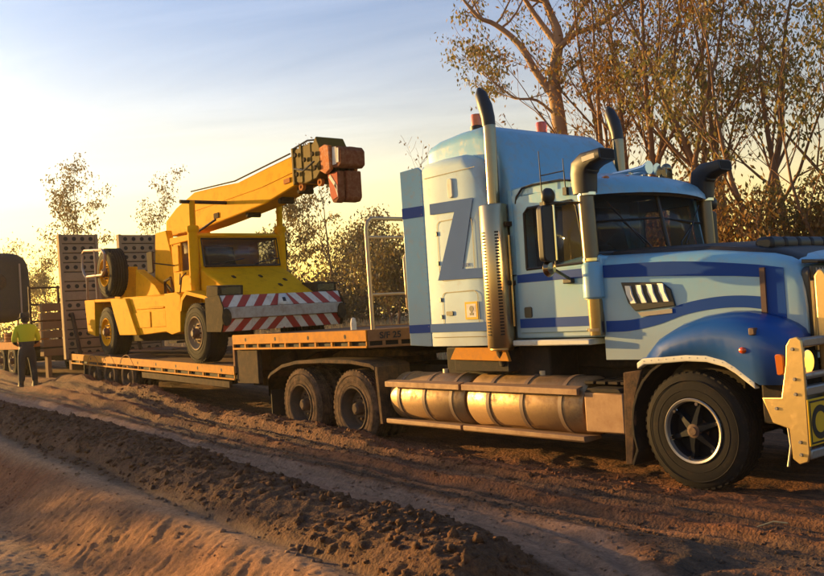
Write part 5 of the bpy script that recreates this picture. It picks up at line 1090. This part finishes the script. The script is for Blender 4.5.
    for y in (-0.1, 0.08): MB().tube([(-6.90, y, 4.25), (-6.90, y, 3.95)], 0.01, 6).build('hoist_rope', 'rim_dark', K)
    # spare wheel with its hoop guard at the rear
    wheel(T, (-14.75, -1.12, 3.0), -1, 0.535, 0.36, 0.30, 'crane_rear')
    MB().tube([(-15.85, -1.15, 2.46), (-15.75, -1.17, 2.95), (-15.9, -1.18, 3.05), (-16.0, -1.18, 3.2), (-15.95, -1.18, 3.52), (-15.8, -1.18, 3.58), (-14.5, -1.24, 3.48), (-14.35, -1.24, 3.38), (-14.4, -1.24, 3.02), (-14.55, -1.24, 2.94), (-15.7, -1.18, 2.98)], 0.03, 8).tube([(-15.0, -1.22, 2.44), (-15.0, -1.23, 3.52)], 0.028, 8).build('wheel_guard_hoop', 'rail_tube', T)
    MB().box(-15.1, -14.4, -0.8, -0.5, 2.4, 3.1).build('spare_wheel_mount', 'crane_yellow', T, 0.02)
build_crane()
# ---------------------------------------------------------------- person
def skin_mesh(name, verts, edges, radii, m, parent, sub=2, root=0, mats=None):
    me = bpy.data.meshes.new(name); me.from_pydata([Vector(v) for v in verts], edges, [])
    o = bpy.data.objects.new(name, me); scene.collection.objects.link(o)
    sk = o.modifiers.new('skin', 'SKIN'); sk.use_smooth_shade = True
    layer = me.skin_vertices[0] if me.skin_vertices else None
    if layer is None:
        bm = bmesh.new(); bm.from_mesh(me); bm.verts.layers.skin.verify(); bm.to_mesh(me); bm.free(); layer = me.skin_vertices[0]
    for i, r in enumerate(radii):
        layer.data[i].radius = r if isinstance(r, tuple) else (r, r); layer.data[i].use_root = (i == root)
    ss = o.modifiers.new('sub', 'SUBSURF'); ss.levels = sub; ss.render_levels = sub
    dg = bpy.context.evaluated_depsgraph_get(); dg.update()
    me2 = bpy.data.meshes.new_from_object(o.evaluated_get(dg)); bpy.data.objects.remove(o)
    me2.materials.clear(); me2.materials.append(MATS[m])
    for p in me2.polygons: p.use_smooth = True
    return me2
def shirt_mat():
    m = MATS['navy_cloth'].copy(); m.name = 'hivis_shirt'; nt = m.node_tree; b = nt.nodes['Principled BSDF']; L = nt.links.new
    tc = nd(nt, 'ShaderNodeTexCoord'); sp = nd(nt, 'ShaderNodeSeparateXYZ'); L(tc.outputs['Object'], sp.inputs[0])
    g = nd(nt, 'ShaderNodeMath', operation='GREATER_THAN'); L(sp.outputs[2], g.inputs[0]); g.inputs[1].default_value = 1.10
    mx = nd(nt, 'ShaderNodeMix'); mx.data_type = 'RGBA'; mx.inputs['A'].default_value = (0.012, 0.014, 0.03, 1); mx.inputs['B'].default_value = (0.60, 0.62, 0.015, 1); L(g.outputs[0], mx.inputs['Factor'])
    L(mx.outputs['Result'], b.inputs['Base Color']); MATS['hivis_shirt'] = m
shirt_mat()
def build_person():
    px, py = -17.9, -1.98; g = gz(px, py)
    T = thing('person', 'person in yellow and navy work shirt, dark trousers and hat standing by the trailer ramp', 'person', (px, py, g))
    # local frame: facing -X (away from the camera), feet at z = 0
    def put(me, name, par):
        o = bpy.data.objects.new(name, me); scene.collection.objects.link(o); o.parent = par; return o
    J = dict(pelvis=(0, 0, 0.95), waist=(0.01, 0, 1.10), chest=(0.0, 0, 1.32), neck=(-0.01, 0, 1.50), head=(-0.03, 0, 1.60), crown=(-0.03, 0, 1.70))
    V = [J['pelvis'], J['waist'], J['chest'], J['neck'], J['head'], J['crown']]; Rr = [(0.15, 0.11), (0.145, 0.10), (0.16, 0.11), 0.055, (0.085, 0.1), 0.07]; E = [(0,1),(1,2),(2,3),(3,4),(4,5)]
    for s in (-1, 1):
        o = len(V)
        V += [(0, s*0.10, 0.90), (-0.01, s*0.13, 0.50), (0.02, s*0.15, 0.09), (-0.14, s*0.17, 0.035)]; Rr += [0.095, 0.06, 0.042, 0.035]; E += [(0, o), (o, o+1), (o+1, o+2), (o+2, o+3)]
        a = len(V)
        V += [(0.0, s*0.20, 1.42), (0.02, s*0.27, 1.14), (-0.20, s*0.17, 1.03), (-0.27, s*0.12, 1.02)]; Rr += [0.06, 0.045, 0.033, (0.045, 0.022)]; E += [(2, a), (a, a+1), (a+1, a+2), (a+2, a+3)]
        for k in range(4):
            f = len(V); V += [(-0.31, s*0.10, 1.045-0.018*k), (-0.345, s*(0.075-0.004*k), 1.04-0.018*k), (-0.35, s*0.045, 1.035-0.018*k)]; Rr += [0.010, 0.009, 0.008]; E += [(a+3, f), (f, f+1), (f+1, f+2)]
        f = len(V); V += [(-0.27, s*0.09, 1.06), (-0.30, s*0.06, 1.07)]; Rr += [0.011, 0.009]; E += [(a+3, f), (f, f+1)]
    B = put(skin_mesh('body', V, E, Rr, 'skin', None), 'body', T)
    # head features: nose, ears, hair below the hat
    MBh = MB().sphere((-0.135, 0, 1.60), 0.018, 8, (1, 0.8, 1.3)).sphere((-0.03, 0.095, 1.60), 0.028, 8, (0.7, 0.35, 1.1)).sphere((-0.03, -0.095, 1.60), 0.028, 8, (0.7, 0.35, 1.1))
    put(MBh.mesh('face_features', 'skin'), 'face_features', B)
    put(MB().sphere((-0.105, 0.035, 1.625), 0.012, 8).sphere((-0.105, -0.035, 1.625), 0.012, 8).mesh('eyes', 'black_ink'), 'eyes', B)
    put(MB().sphere((-0.015, 0, 1.63), 0.105, 14, (1, 0.92, 1)).mesh('hair', 'hat_felt'), 'hair', B)
    ht = MB().lathe([(0.10, 0.0), (0.155, -0.012), (0.158, -0.004), (0.11, 0.012), (0.108, 0.09), (0.085, 0.115), (0.0001, 0.105)], (-0.03, 0, 1.68), 'Z', 24).mesh('hat', 'hat_felt'); put(ht, 'hat', T)
    # shirt (torso and sleeves)
    V = [(0, 0, 0.84), (0.01, 0, 1.08), (0.0, 0, 1.34), (-0.012, 0, 1.53)]; Rr = [(0.20, 0.15), (0.175, 0.13), (0.195, 0.14), (0.085, 0.08)]; E = [(0,1),(1,2),(2,3)]
    for s in (-1, 1):
        a = len(V); V += [(0.0, s*0.21, 1.405), (0.02, s*0.285, 1.14), (-0.15, s*0.20, 1.05)]; Rr += [0.085, 0.066, 0.052]; E += [(2, a), (a, a+1), (a+1, a+2)]
    put(skin_mesh('shirt', V, E, Rr, 'hivis_shirt', None), 'shirt', T)
    V = [(0, 0, 1.06), (0, 0, 0.92)]; Rr = [(0.175, 0.13), (0.18, 0.135)]; E = [(0, 1)]
    for s in (-1, 1):
        a = len(V); V += [(0, s*0.11, 0.80), (-0.01, s*0.135, 0.50), (0.02, s*0.155, 0.12)]; Rr += [0.112, 0.088, 0.075]; E += [(1, a), (a, a+1), (a+1, a+2)]
    put(skin_mesh('trousers', V, E, Rr, 'work_trousers', None), 'trousers', T)
    for s in (-1, 1):
        secs = []
        for z, x0, x1, w in ((0.0, -0.20, 0.09, 0.055), (0.05, -0.20, 0.09, 0.058), (0.09, -0.13, 0.085, 0.055), (0.17, -0.05, 0.09, 0.06)):
            secs.append([(0.5*(x0+x1)+0.5*(x1-x0)*math.cos(R(k*30)), s*0.16+w*math.sin(R(k*30)), z) for k in range(12)])
        put(MB().loft(secs).mesh('boot', 'leather'), 'boot', T)
build_person()
# ---------------------------------------------------------------- trees
def leaf_mat(name, cols, trans=0.45):
    m = bpy.data.materials.new(name); m.use_nodes = True; nt = m.node_tree; L = nt.links.new
    b = nt.nodes['Principled BSDF']; out = nt.nodes['Material Output']
    geo = nd(nt, 'ShaderNodeNewGeometry'); rp = nd(nt, 'ShaderNodeValToRGB'); cr = rp.color_ramp
    while len(cr.elements) < len(cols): cr.elements.new(0.5)
    for i, (e, c) in enumerate(zip(cr.elements, cols)): e.position = i/(len(cols)-1); e.color = (*c, 1)
    L(geo.outputs['Random Per Island'], rp.inputs[0]); L(rp.outputs[0], b.inputs['Base Color']); b.inputs['Roughness'].default_value = 0.55
    tr = nd(nt, 'ShaderNodeBsdfTranslucent'); L(rp.outputs[0], tr.inputs[0]); mx = nd(nt, 'ShaderNodeMixShader'); mx.inputs[0].default_value = trans
    L(b.outputs[0], mx.inputs[1]); L(tr.outputs[0], mx.inputs[2]); L(mx.outputs[0], out.inputs[0]); MATS[name] = m
leaf_mat('gum_leaves', [(0.085, 0.10, 0.025), (0.14, 0.135, 0.035), (0.22, 0.17, 0.04), (0.26, 0.16, 0.035), (0.12, 0.13, 0.035)])
leaf_mat('rusty_leaves', [(0.17, 0.09, 0.02), (0.26, 0.12, 0.025), (0.14, 0.11, 0.025), (0.30, 0.16, 0.035), (0.19, 0.08, 0.02)])
leaf_mat('far_leaves', [(0.10, 0.085, 0.025), (0.16, 0.12, 0.035), (0.13, 0.085, 0.03), (0.20, 0.14, 0.04)])
leaf_mat('scrub_leaves', [(0.05, 0.045, 0.018), (0.10, 0.075, 0.025), (0.13, 0.08, 0.03), (0.07, 0.065, 0.02)], 0.35)
mat('pale_bark', (0.34, 0.21, 0.13), 0.85, dust=0.35, dcol=(0.16, 0.10, 0.06), scale=1.2, bump=0.4, bscale=9)
mat('brown_bark', (0.22, 0.115, 0.06), 0.9, dust=0.4, dcol=(0.08, 0.05, 0.03), scale=1.5, bump=0.4, bscale=9)

def grow_tree(seed, height, trunk_r, lean=(0, 0), stems=1, levels=3, first=0.35, kids=(5, 4, 4), spread=0.75, leaves=5000, leaf=(0.10, 0.2), clump=0.5, wander=0.18, droop=0.6, up=0.12, taper=0.55, hang=0.35, guide=None):
    rd = random.Random(seed); npr = np.random.default_rng(seed); tub = MB(); tips = []
    def limb(p, d, L_, r, lev):
        n = 7 if lev == 0 else 5; pts = [p.copy()]; rs = [r]; q = p.copy(); d = d.normalized(); dirs = [d.copy()]
        for i in range(n):
            w = wander*(1.0 if lev else 0.55)
            d = (d + Vector((rd.uniform(-1, 1), rd.uniform(-1, 1), rd.uniform(-0.6, 0.6)))*w + Vector((0, 0, up if lev < levels-1 else up*0.3))).normalized()
            q = q + d*(L_/n); pts.append(q.copy()); dirs.append(d.copy()); rs.append(max(0.006, r*(1-(1-taper*0.6)*(i+1)/n)))
        if lev >= levels-1: rs[-1] = 0.005
        tub.tube(pts, rs, 8 if lev == 0 else (6 if lev == 1 else 4), False)
        if lev >= levels:
            tips.append((pts[-1], L_)); tips.append((pts[-3], L_)); return
        k = kids[min(lev, len(kids)-1)]
        for j in range(k):
            t = (first if lev == 0 else 0.25) + (1-(first if lev == 0 else 0.25))*(j+rd.uniform(0.2, 0.9))/k
            t = min(t, 0.98); i = int(t*n); f = t*n-i; i = min(i, n-1)
            pp = pts[i].lerp(pts[i+1], f); rr = rs[i]*(1-f)+rs[i+1]*f
            side = Vector((rd.uniform(-1, 1), rd.uniform(-1, 1), rd.uniform(-0.1, 0.5))); side = (side - dirs[i]*side.dot(dirs[i])*0.8).normalized()
            nd_ = (dirs[i]*(1-spread*0.6) + side*spread).normalized()
            limb(pp, nd_, L_*rd.uniform(0.38, 0.62)*(1.15-0.4*t if lev == 0 else 1), rr*rd.uniform(0.45, 0.68), lev+1)
        limb(pts[-1], dirs[-1], L_*0.45, rs[-1]*0.9, lev+1)
    def guided(pts, r0, r1, nk, kl):
        pts = [Vector(p) for p in pts]; n = len(pts)-1; fine = []
        for i in range(n):
            p0, p1, p2, p3 = pts[max(i-1, 0)], pts[i], pts[i+1], pts[min(i+2, n)]
            for k in range(4):
                t = k/4; fine.append(0.5*(2*p1 + (p2-p0)*t + (2*p0-5*p1+4*p2-p3)*t*t + (3*p1-p0-3*p2+p3)*t**3))
        fine.append(pts[-1]); m = len(fine)-1
        rs = [r0+(r1-r0)*i/m for i in range(m+1)]; tub.tube(fine, rs, 10, False)
        for j in range(nk):
            t = 0.5+0.5*(j+rd.random())/nk; i = min(int(t*m), m-1); d = (fine[i+1]-fine[i]).normalized()
            sd = Vector((rd.uniform(-1, 1), rd.uniform(-1, 1), rd.uniform(-0.2, 0.6))).normalized(); limb(fine[i], (d*0.5+sd).normalized(), kl*rd.uniform(0.6, 1.1), max(0.02, rs[i]*0.5), 1)
        limb(fine[-1], (fine[-1]-fine[-2]).normalized(), kl, r1, 1)
    for g in (guide or []): guided(*g)
    for s in range(0 if guide else stems):
        a = 6.28*s/stems + rd.uniform(0, 1); sp_ = 0.0 if stems == 1 else rd.uniform(0.10, 0.34)
        limb(Vector((0.15*math.cos(a)*(stems > 1), 0.15*math.sin(a)*(stems > 1), -0.3)), Vector((lean[0]+sp_*math.cos(a), lean[1]+sp_*math.sin(a), 1)), height*rd.uniform(0.55, 0.66), trunk_r*rd.uniform(0.75, 1.0) if stems > 1 else trunk_r, 0)
    # leaves: small hanging blades in loose clusters round the twig ends
    P = np.array([t[0][:] for t in tips]); n = leaves
    wts = npr.random(len(P))**1.5 + 0.05; wts /= wts.sum(); ci = npr.choice(len(P), n, p=wts)
    c = P[ci] + npr.normal(size=(n, 3))*clump*np.array([1, 1, 0.75]) - np.array([0, 0, hang])*npr.random((n, 1))*clump
    ln = leaf[0] + (leaf[1]-leaf[0])*npr.random((n, 1)); ax = npr.normal(size=(n, 3)); ax[:, 2] = -np.abs(ax[:, 2])*1.2 - droop; ax /= np.linalg.norm(ax, axis=1, keepdims=True)
    sd = np.cross(ax, npr.normal(size=(n, 3))); sd /= np.linalg.norm(sd, axis=1, keepdims=True) + 1e-9
    w = ln*(0.16 + 0.10*npr.random((n, 1)))
    Vv = np.stack([c, c + ax*ln*0.45 + sd*w, c + ax*ln, c + ax*ln*0.45 - sd*w], 1).reshape(-1, 3)
    F = np.arange(n*4).reshape(n, 4)
    return tub, Vv, F
def tree(name, label, base, seed, bark='pale_bark', leaves_m='gum_leaves', group=None, cat='tree', **k):
    z = gz(base[0], base[1]); T = thing(name, label, cat, (base[0], base[1], z), group)
    tub, V, F = grow_tree(seed, **k)
    tr = tub.mesh('trunk', bark, 80); o = bpy.data.objects.new('trunk', tr); scene.collection.objects.link(o); o.parent = T
    cm = np_mesh('crown', V, F); cm.materials.append(MATS[leaves_m]); o = bpy.data.objects.new('crown', cm); scene.collection.objects.link(o); o.parent = T
    return T
G1 = 'gum trees behind the truck'; G2 = 'gum trees on the skyline behind the crane'; G3 = 'scrub trees behind the trailers'
K = dict(leaf=(0.11, 0.21), clump=0.17)
_r = (0.6225, 0.7826); _f = (-0.7826, 0.6225)
def _g(pts): return [(u*_r[0]+d*_f[0], u*_r[1]+d*_f[1], z) for u, z, d in pts]
GUIDE = [(_g([(0.3, -0.3, 0), (0.2, 4, 0.1), (0.1, 7.4, 0), (0.0, 8.9, 0), (0.15, 9.9, 0.1), (0.3, 10.8, 0.1), (0.05, 11.8, 0.3), (-0.3, 13.2, 0.5), (-0.2, 14.6, 0.6)]), 0.33, 0.08, 5, 2.6),
         (_g([(0.0, 8.5, 0), (-0.55, 9.5, 0.2), (-1.1, 10.7, 0.5), (-1.9, 11.5, 0.6), (-2.5, 11.7, 0.3), (-3.0, 12.3, 0.2)]), 0.16, 0.05, 6, 2.0),
         (_g([(0.15, 10.2, 0), (0.8, 10.7, -0.3), (1.3, 10.8, -0.5), (2.1, 11.1, -0.9), (2.9, 11.9, -1.0)]), 0.12, 0.04, 5, 2.0),
         (_g([(0.25, 10.4, 0), (-0.3, 11.5, 0.5), (-0.8, 12.6, 0.9), (-1.5, 13.6, 1.0)]), 0.13, 0.05, 4, 2.2),
         (_g([(0.05, 7.8, 0), (-0.7, 8.4, -0.3), (-1.5, 8.5, -0.5), (-2.2, 9.1, -0.5)]), 0.06, 0.025, 5, 1.5)]
tree('gum_tree', 'tall gum with thick pale forked trunk rising behind the sleeper roof', (-16.8, 16.2), 5, group=G1, height=18, trunk_r=0.33, kids=(5, 4, 4), spread=0.85, leaves=7000, wander=0.24, guide=GUIDE, **K)
tree('gum_tree', 'rusty leaved many stemmed gum right of the thick pale trunk', (-14.3, 16.4), 11, 'brown_bark', 'rusty_leaves', G1, height=15, trunk_r=0.195, stems=5, first=0.3, kids=(4, 4, 3), leaves=6050, spread=0.55, **K)
tree('gum_tree', 'slender dark stemmed gum rising between the two black air intakes', (-11.8, 15.8), 23, 'brown_bark', 'rusty_leaves', G1, height=14, trunk_r=0.182, stems=4, first=0.3, kids=(4, 4, 3), leaves=4188, spread=0.5, **K)
tree('gum_tree', 'thin gum with sparse leaves standing behind the far air intake', (-10.4, 17.4), 37, 'brown_bark', 'gum_leaves', G1, height=14.5, trunk_r=0.182, stems=3, first=0.3, kids=(4, 4, 3), leaves=3909, spread=0.5, **K)
tree('gum_tree', 'drooping leafy gum above the front of the bonnet at the right edge', (-8.2, 17.4), 41, 'brown_bark', 'gum_leaves', G1, height=12.5, trunk_r=0.169, stems=2, first=0.25, kids=(5, 4, 4), leaves=5584, spread=0.6, **K)
tree('gum_tree', 'gum with hanging leaves and crooked trunk just right of the far air intake', (-7.4, 14.6), 43, 'brown_bark', 'gum_leaves', G1, height=11.0, trunk_r=0.156, stems=2, first=0.3, kids=(4, 4, 3), leaves=3350, spread=0.6, **K)
tree('gum_tree', 'bare branched little gum showing beside the back edge of the sleeper', (-24.8, 18.6), 47, 'brown_bark', 'far_leaves', G1, height=8.6, trunk_r=0.09, stems=2, first=0.3, kids=(5, 4, 3), leaves=357, spread=0.8, **K)
S = dict(levels=2, kids=(6, 5), first=0.1, stems=4, leaf=(0.10, 0.20), clump=0.26)
for i, (x, y, h, lv, lab) in enumerate(((-9.6, 13.8, 4.8, 6840, 'rusty brown bush directly behind the far black air intake'),
                                   (-8.0, 13.2, 4.2, 5760, 'rusty brown bush above the rear of the bonnet'),
                                   (-7.6, 16.0, 5.0, 6840, 'golden brown bush above the middle of the bonnet, right of the far air intake'),
                                   (-6.6, 15.2, 4.6, 6480, 'golden brown bush behind the black light bar on the bonnet'),
                                   (-11.8, 14.6, 5.0, 4680, 'brown bush behind the cab roof horns'))):
    tree('bush', lab, (x, y), 100+i, 'brown_bark', 'rusty_leaves' if i != 2 else 'gum_leaves', 'bushes behind the truck', 'bush', height=h, trunk_r=0.06, leaves=lv, spread=0.8, **S)
F = dict(leaf=(0.16, 0.32), levels=3)
tree('gum_tree', 'open crowned gum on the skyline above the left raised ramp', (-66.3, 15.0), 61, 'brown_bark', 'far_leaves', G2, height=14.5, trunk_r=0.16, first=0.45, kids=(6, 4, 3), spread=0.5, leaves=3003, clump=0.26, **F)
tree('gum_tree', 'thin pole like tree on the skyline above the right raised ramp', (-71.9, 23.9), 63, 'brown_bark', 'far_leaves', G2, height=15.5, trunk_r=0.12, first=0.5, kids=(5, 3, 3), spread=0.2, leaves=1039, clump=0.26, **F)
tree('gum_tree', 'twiggy open gum between the crane hook and the handrail', (-45.5, 25.1), 65, 'brown_bark', 'far_leaves', G2, height=13, trunk_r=0.13, first=0.3, kids=(6, 4, 3), spread=0.7, leaves=2310, clump=0.26, **F)
tree('gum_tree', 'small rounded gum beside the crane lift cylinder', (-47.0, 23.0), 67, 'brown_bark', 'far_leaves', G2, height=8.6, trunk_r=0.12, first=0.25, kids=(6, 4, 3), spread=0.5, leaves=3003, clump=0.26, **F)
tree('gum_tree', 'low hazy gum on the skyline above the dark tank', (-90.7, 16.6), 69, 'brown_bark', 'far_leaves', G2, height=11.5, trunk_r=0.15, first=0.25, kids=(6, 4, 3), spread=0.7, leaves=3003, clump=0.4, **F)
tree('gum_tree', 'hazy gum on the skyline between the tank and the left ramp', (-83.6, 17.6), 71, 'brown_bark', 'far_leaves', G2, height=9.5, trunk_r=0.15, first=0.2, kids=(6, 4, 3), spread=0.7, leaves=3003, clump=0.4, **F)
for i, (x, y, h, lab) in enumerate(((-42.2, 26.2, 6.4, 'bushy scrub tree framed by the handrail, left of its middle'),
                                  (-35.1, 22.3, 5.4, 'bushy scrub tree framed by the handrail, next to the sleeper'),
                                  (-46.6, 27.6, 6.2, 'bushy scrub tree just left of the handrail post'),
                                  (-56.5, 35.5, 8.0, 'taller scrub tree rising behind the handrail'),
                                  (-61.5, 29.3, 6.0, 'scrub tree behind the crane nose'))):
    tree('scrub_tree', lab, (x, y), 200+i, 'brown_bark', 'far_leaves', G3, 'tree', height=h*1.15, trunk_r=0.10, first=0.15, stems=2, kids=(6, 4, 3), spread=0.7, leaves=3465, clump=0.4, **F)
# far-off wood that reads as one mass
def far_wood():
    nr = np.random.default_rng(99); P = []
    for k in range(430):
        t = nr.random(); u = nr.random()
        if u < 0.62: x, y = -38 - 75*t, 22 + 44*t*0.6 + nr.normal(0, 6) + (0.0)
        elif u < 0.8: x, y = -95 + nr.normal(0, 6), -40 + 80*t
        else: x, y = -30 + 60*t, 42 + nr.normal(0, 6)
        h = 2.2 + 2.6*nr.random(); n = 220; r = 1.4 + 1.2*nr.random()
        c = nr.normal(size=(n, 3))*np.array([r*0.55, r*0.55, h*0.24]) + np.array([x, y, gz(x, y) + h*0.5]); P.append(c)
    c = np.concatenate(P); n = len(c); ln = 0.18 + 0.22*nr.random((n, 1))
    ax = nr.normal(size=(n, 3)); ax /= np.linalg.norm(ax, axis=1, keepdims=True); sd = np.cross(ax, nr.normal(size=(n, 3))); sd /= np.linalg.norm(sd, axis=1, keepdims=True); w = ln*0.28
    V = np.stack([c, c+ax*ln*0.5+sd*w, c+ax*ln, c+ax*ln*0.5-sd*w], 1).reshape(-1, 3)
    me = np_mesh('far_scrub', V, np.arange(n*4).reshape(n, 4)); me.materials.append(MATS['scrub_leaves'])
    o = bpy.data.objects.new('far_scrub', me); scene.collection.objects.link(o); tag(o, 'low dark scrub running along the skyline behind the vehicles', 'scrub', kind='stuff')
far_wood()
# dry grass between the track and the trees
def dry_grass():
    nr = np.random.default_rng(5); n = 26000
    x = -60 + 75*nr.random(n); y = 5.5 + 24*nr.random(n)**1.3; z = ground_h(x, y); h = 0.25 + 0.45*nr.random(n); a = nr.random(n)*6.28; w = 0.012 + 0.02*nr.random(n); lx = nr.normal(0, 0.12, n); ly = nr.normal(0, 0.12, n)
    c = np.stack([x, y, z-0.03], -1); s = np.stack([np.cos(a)*w, np.sin(a)*w, 0*a], -1); tp = c + np.stack([lx, ly, h], -1)
    V = np.stack([c-s, c+s, tp], 1).reshape(-1, 3); me = np_mesh('dry_grass', V, np.arange(n*3).reshape(n, 3)); me.materials.append(MATS['straw'])
    o = bpy.data.objects.new('dry_grass', me); scene.collection.objects.link(o); tag(o, 'dry straw coloured grass on the verge behind the truck', 'grass', kind='stuff')
dry_grass()
# a bleached straw lying on the gravel
_a = (1.03, -2.02); _b = (1.22, -1.93)
so_ = MB().tube([(_a[0], _a[1], gz(*_a)+0.02), (1.13, -1.965, gz(1.13, -1.965)+0.03), (_b[0], _b[1], gz(*_b)+0.02)], 0.006, 6).build('dry_stalk', 'straw')
tag(so_, 'single pale dry stalk lying on the gravel before the front wheel', 'stalk')

# unseen scrub row added between low sun and track, sized to shade the ground
def shade_scrub():
    nr = np.random.default_rng(17); P = []
    for k in range(85):
        x = -66 + 43*nr.random(); y = -10.2 + nr.normal(0, 0.7) - 0.03*(x+14)*0; h = 2.3 + 0.9*nr.random() + 0.004*abs(x+14); n = 330; r = 0.9 + 0.6*nr.random()
        c = nr.normal(size=(n, 3)); c /= np.linalg.norm(c, axis=1, keepdims=True); c *= nr.random((n, 1))**0.4
        P.append(c*np.array([r, r*0.8, h*0.5]) + np.array([x, y, gz(x, y) + h*0.5]))
    c = np.concatenate(P); n = len(c); ln = 0.16 + 0.2*nr.random((n, 1))
    ax = nr.normal(size=(n, 3)); ax /= np.linalg.norm(ax, axis=1, keepdims=True); sd = np.cross(ax, nr.normal(size=(n, 3))); sd /= np.linalg.norm(sd, axis=1, keepdims=True); w = ln*0.3
    V = np.stack([c, c+ax*ln*0.5+sd*w, c+ax*ln, c+ax*ln*0.5-sd*w], 1).reshape(-1, 3)
    me = np_mesh('shade_scrub', V, np.arange(n*4).reshape(n, 4)); me.materials.append(MATS['scrub_leaves'])
    o = bpy.data.objects.new('shade_scrub', me); scene.collection.objects.link(o); tag(o, 'continuous low leafy scrub added out of view to shade the track', 'scrub', kind='stuff')
shade_scrub()
# ---------------------------------------------------------------- dusty air
def make_haze():
    o = MB().box(-940, 740, -740, 940, -1.8, 24.0).mesh('haze', 'soil'); o.materials.clear()
    m = bpy.data.materials.new('dusty_air'); m.use_nodes = True; nt = m.node_tree; nt.nodes.clear()
    out = nd(nt, 'ShaderNodeOutputMaterial'); v = nd(nt, 'ShaderNodeVolumePrincipled')
    v.inputs['Color'].default_value = (0.95, 0.86, 0.70, 1); v.inputs['Density'].default_value = 0.0005; v.inputs['Anisotropy'].default_value = 0.45
    nt.links.new(v.outputs[0], out.inputs['Volume']); o.materials.append(m)
    h = bpy.data.objects.new('haze', o); scene.collection.objects.link(h); tag(h, 'thin golden dust haze hanging over the road', 'haze', kind='stuff')
make_haze()
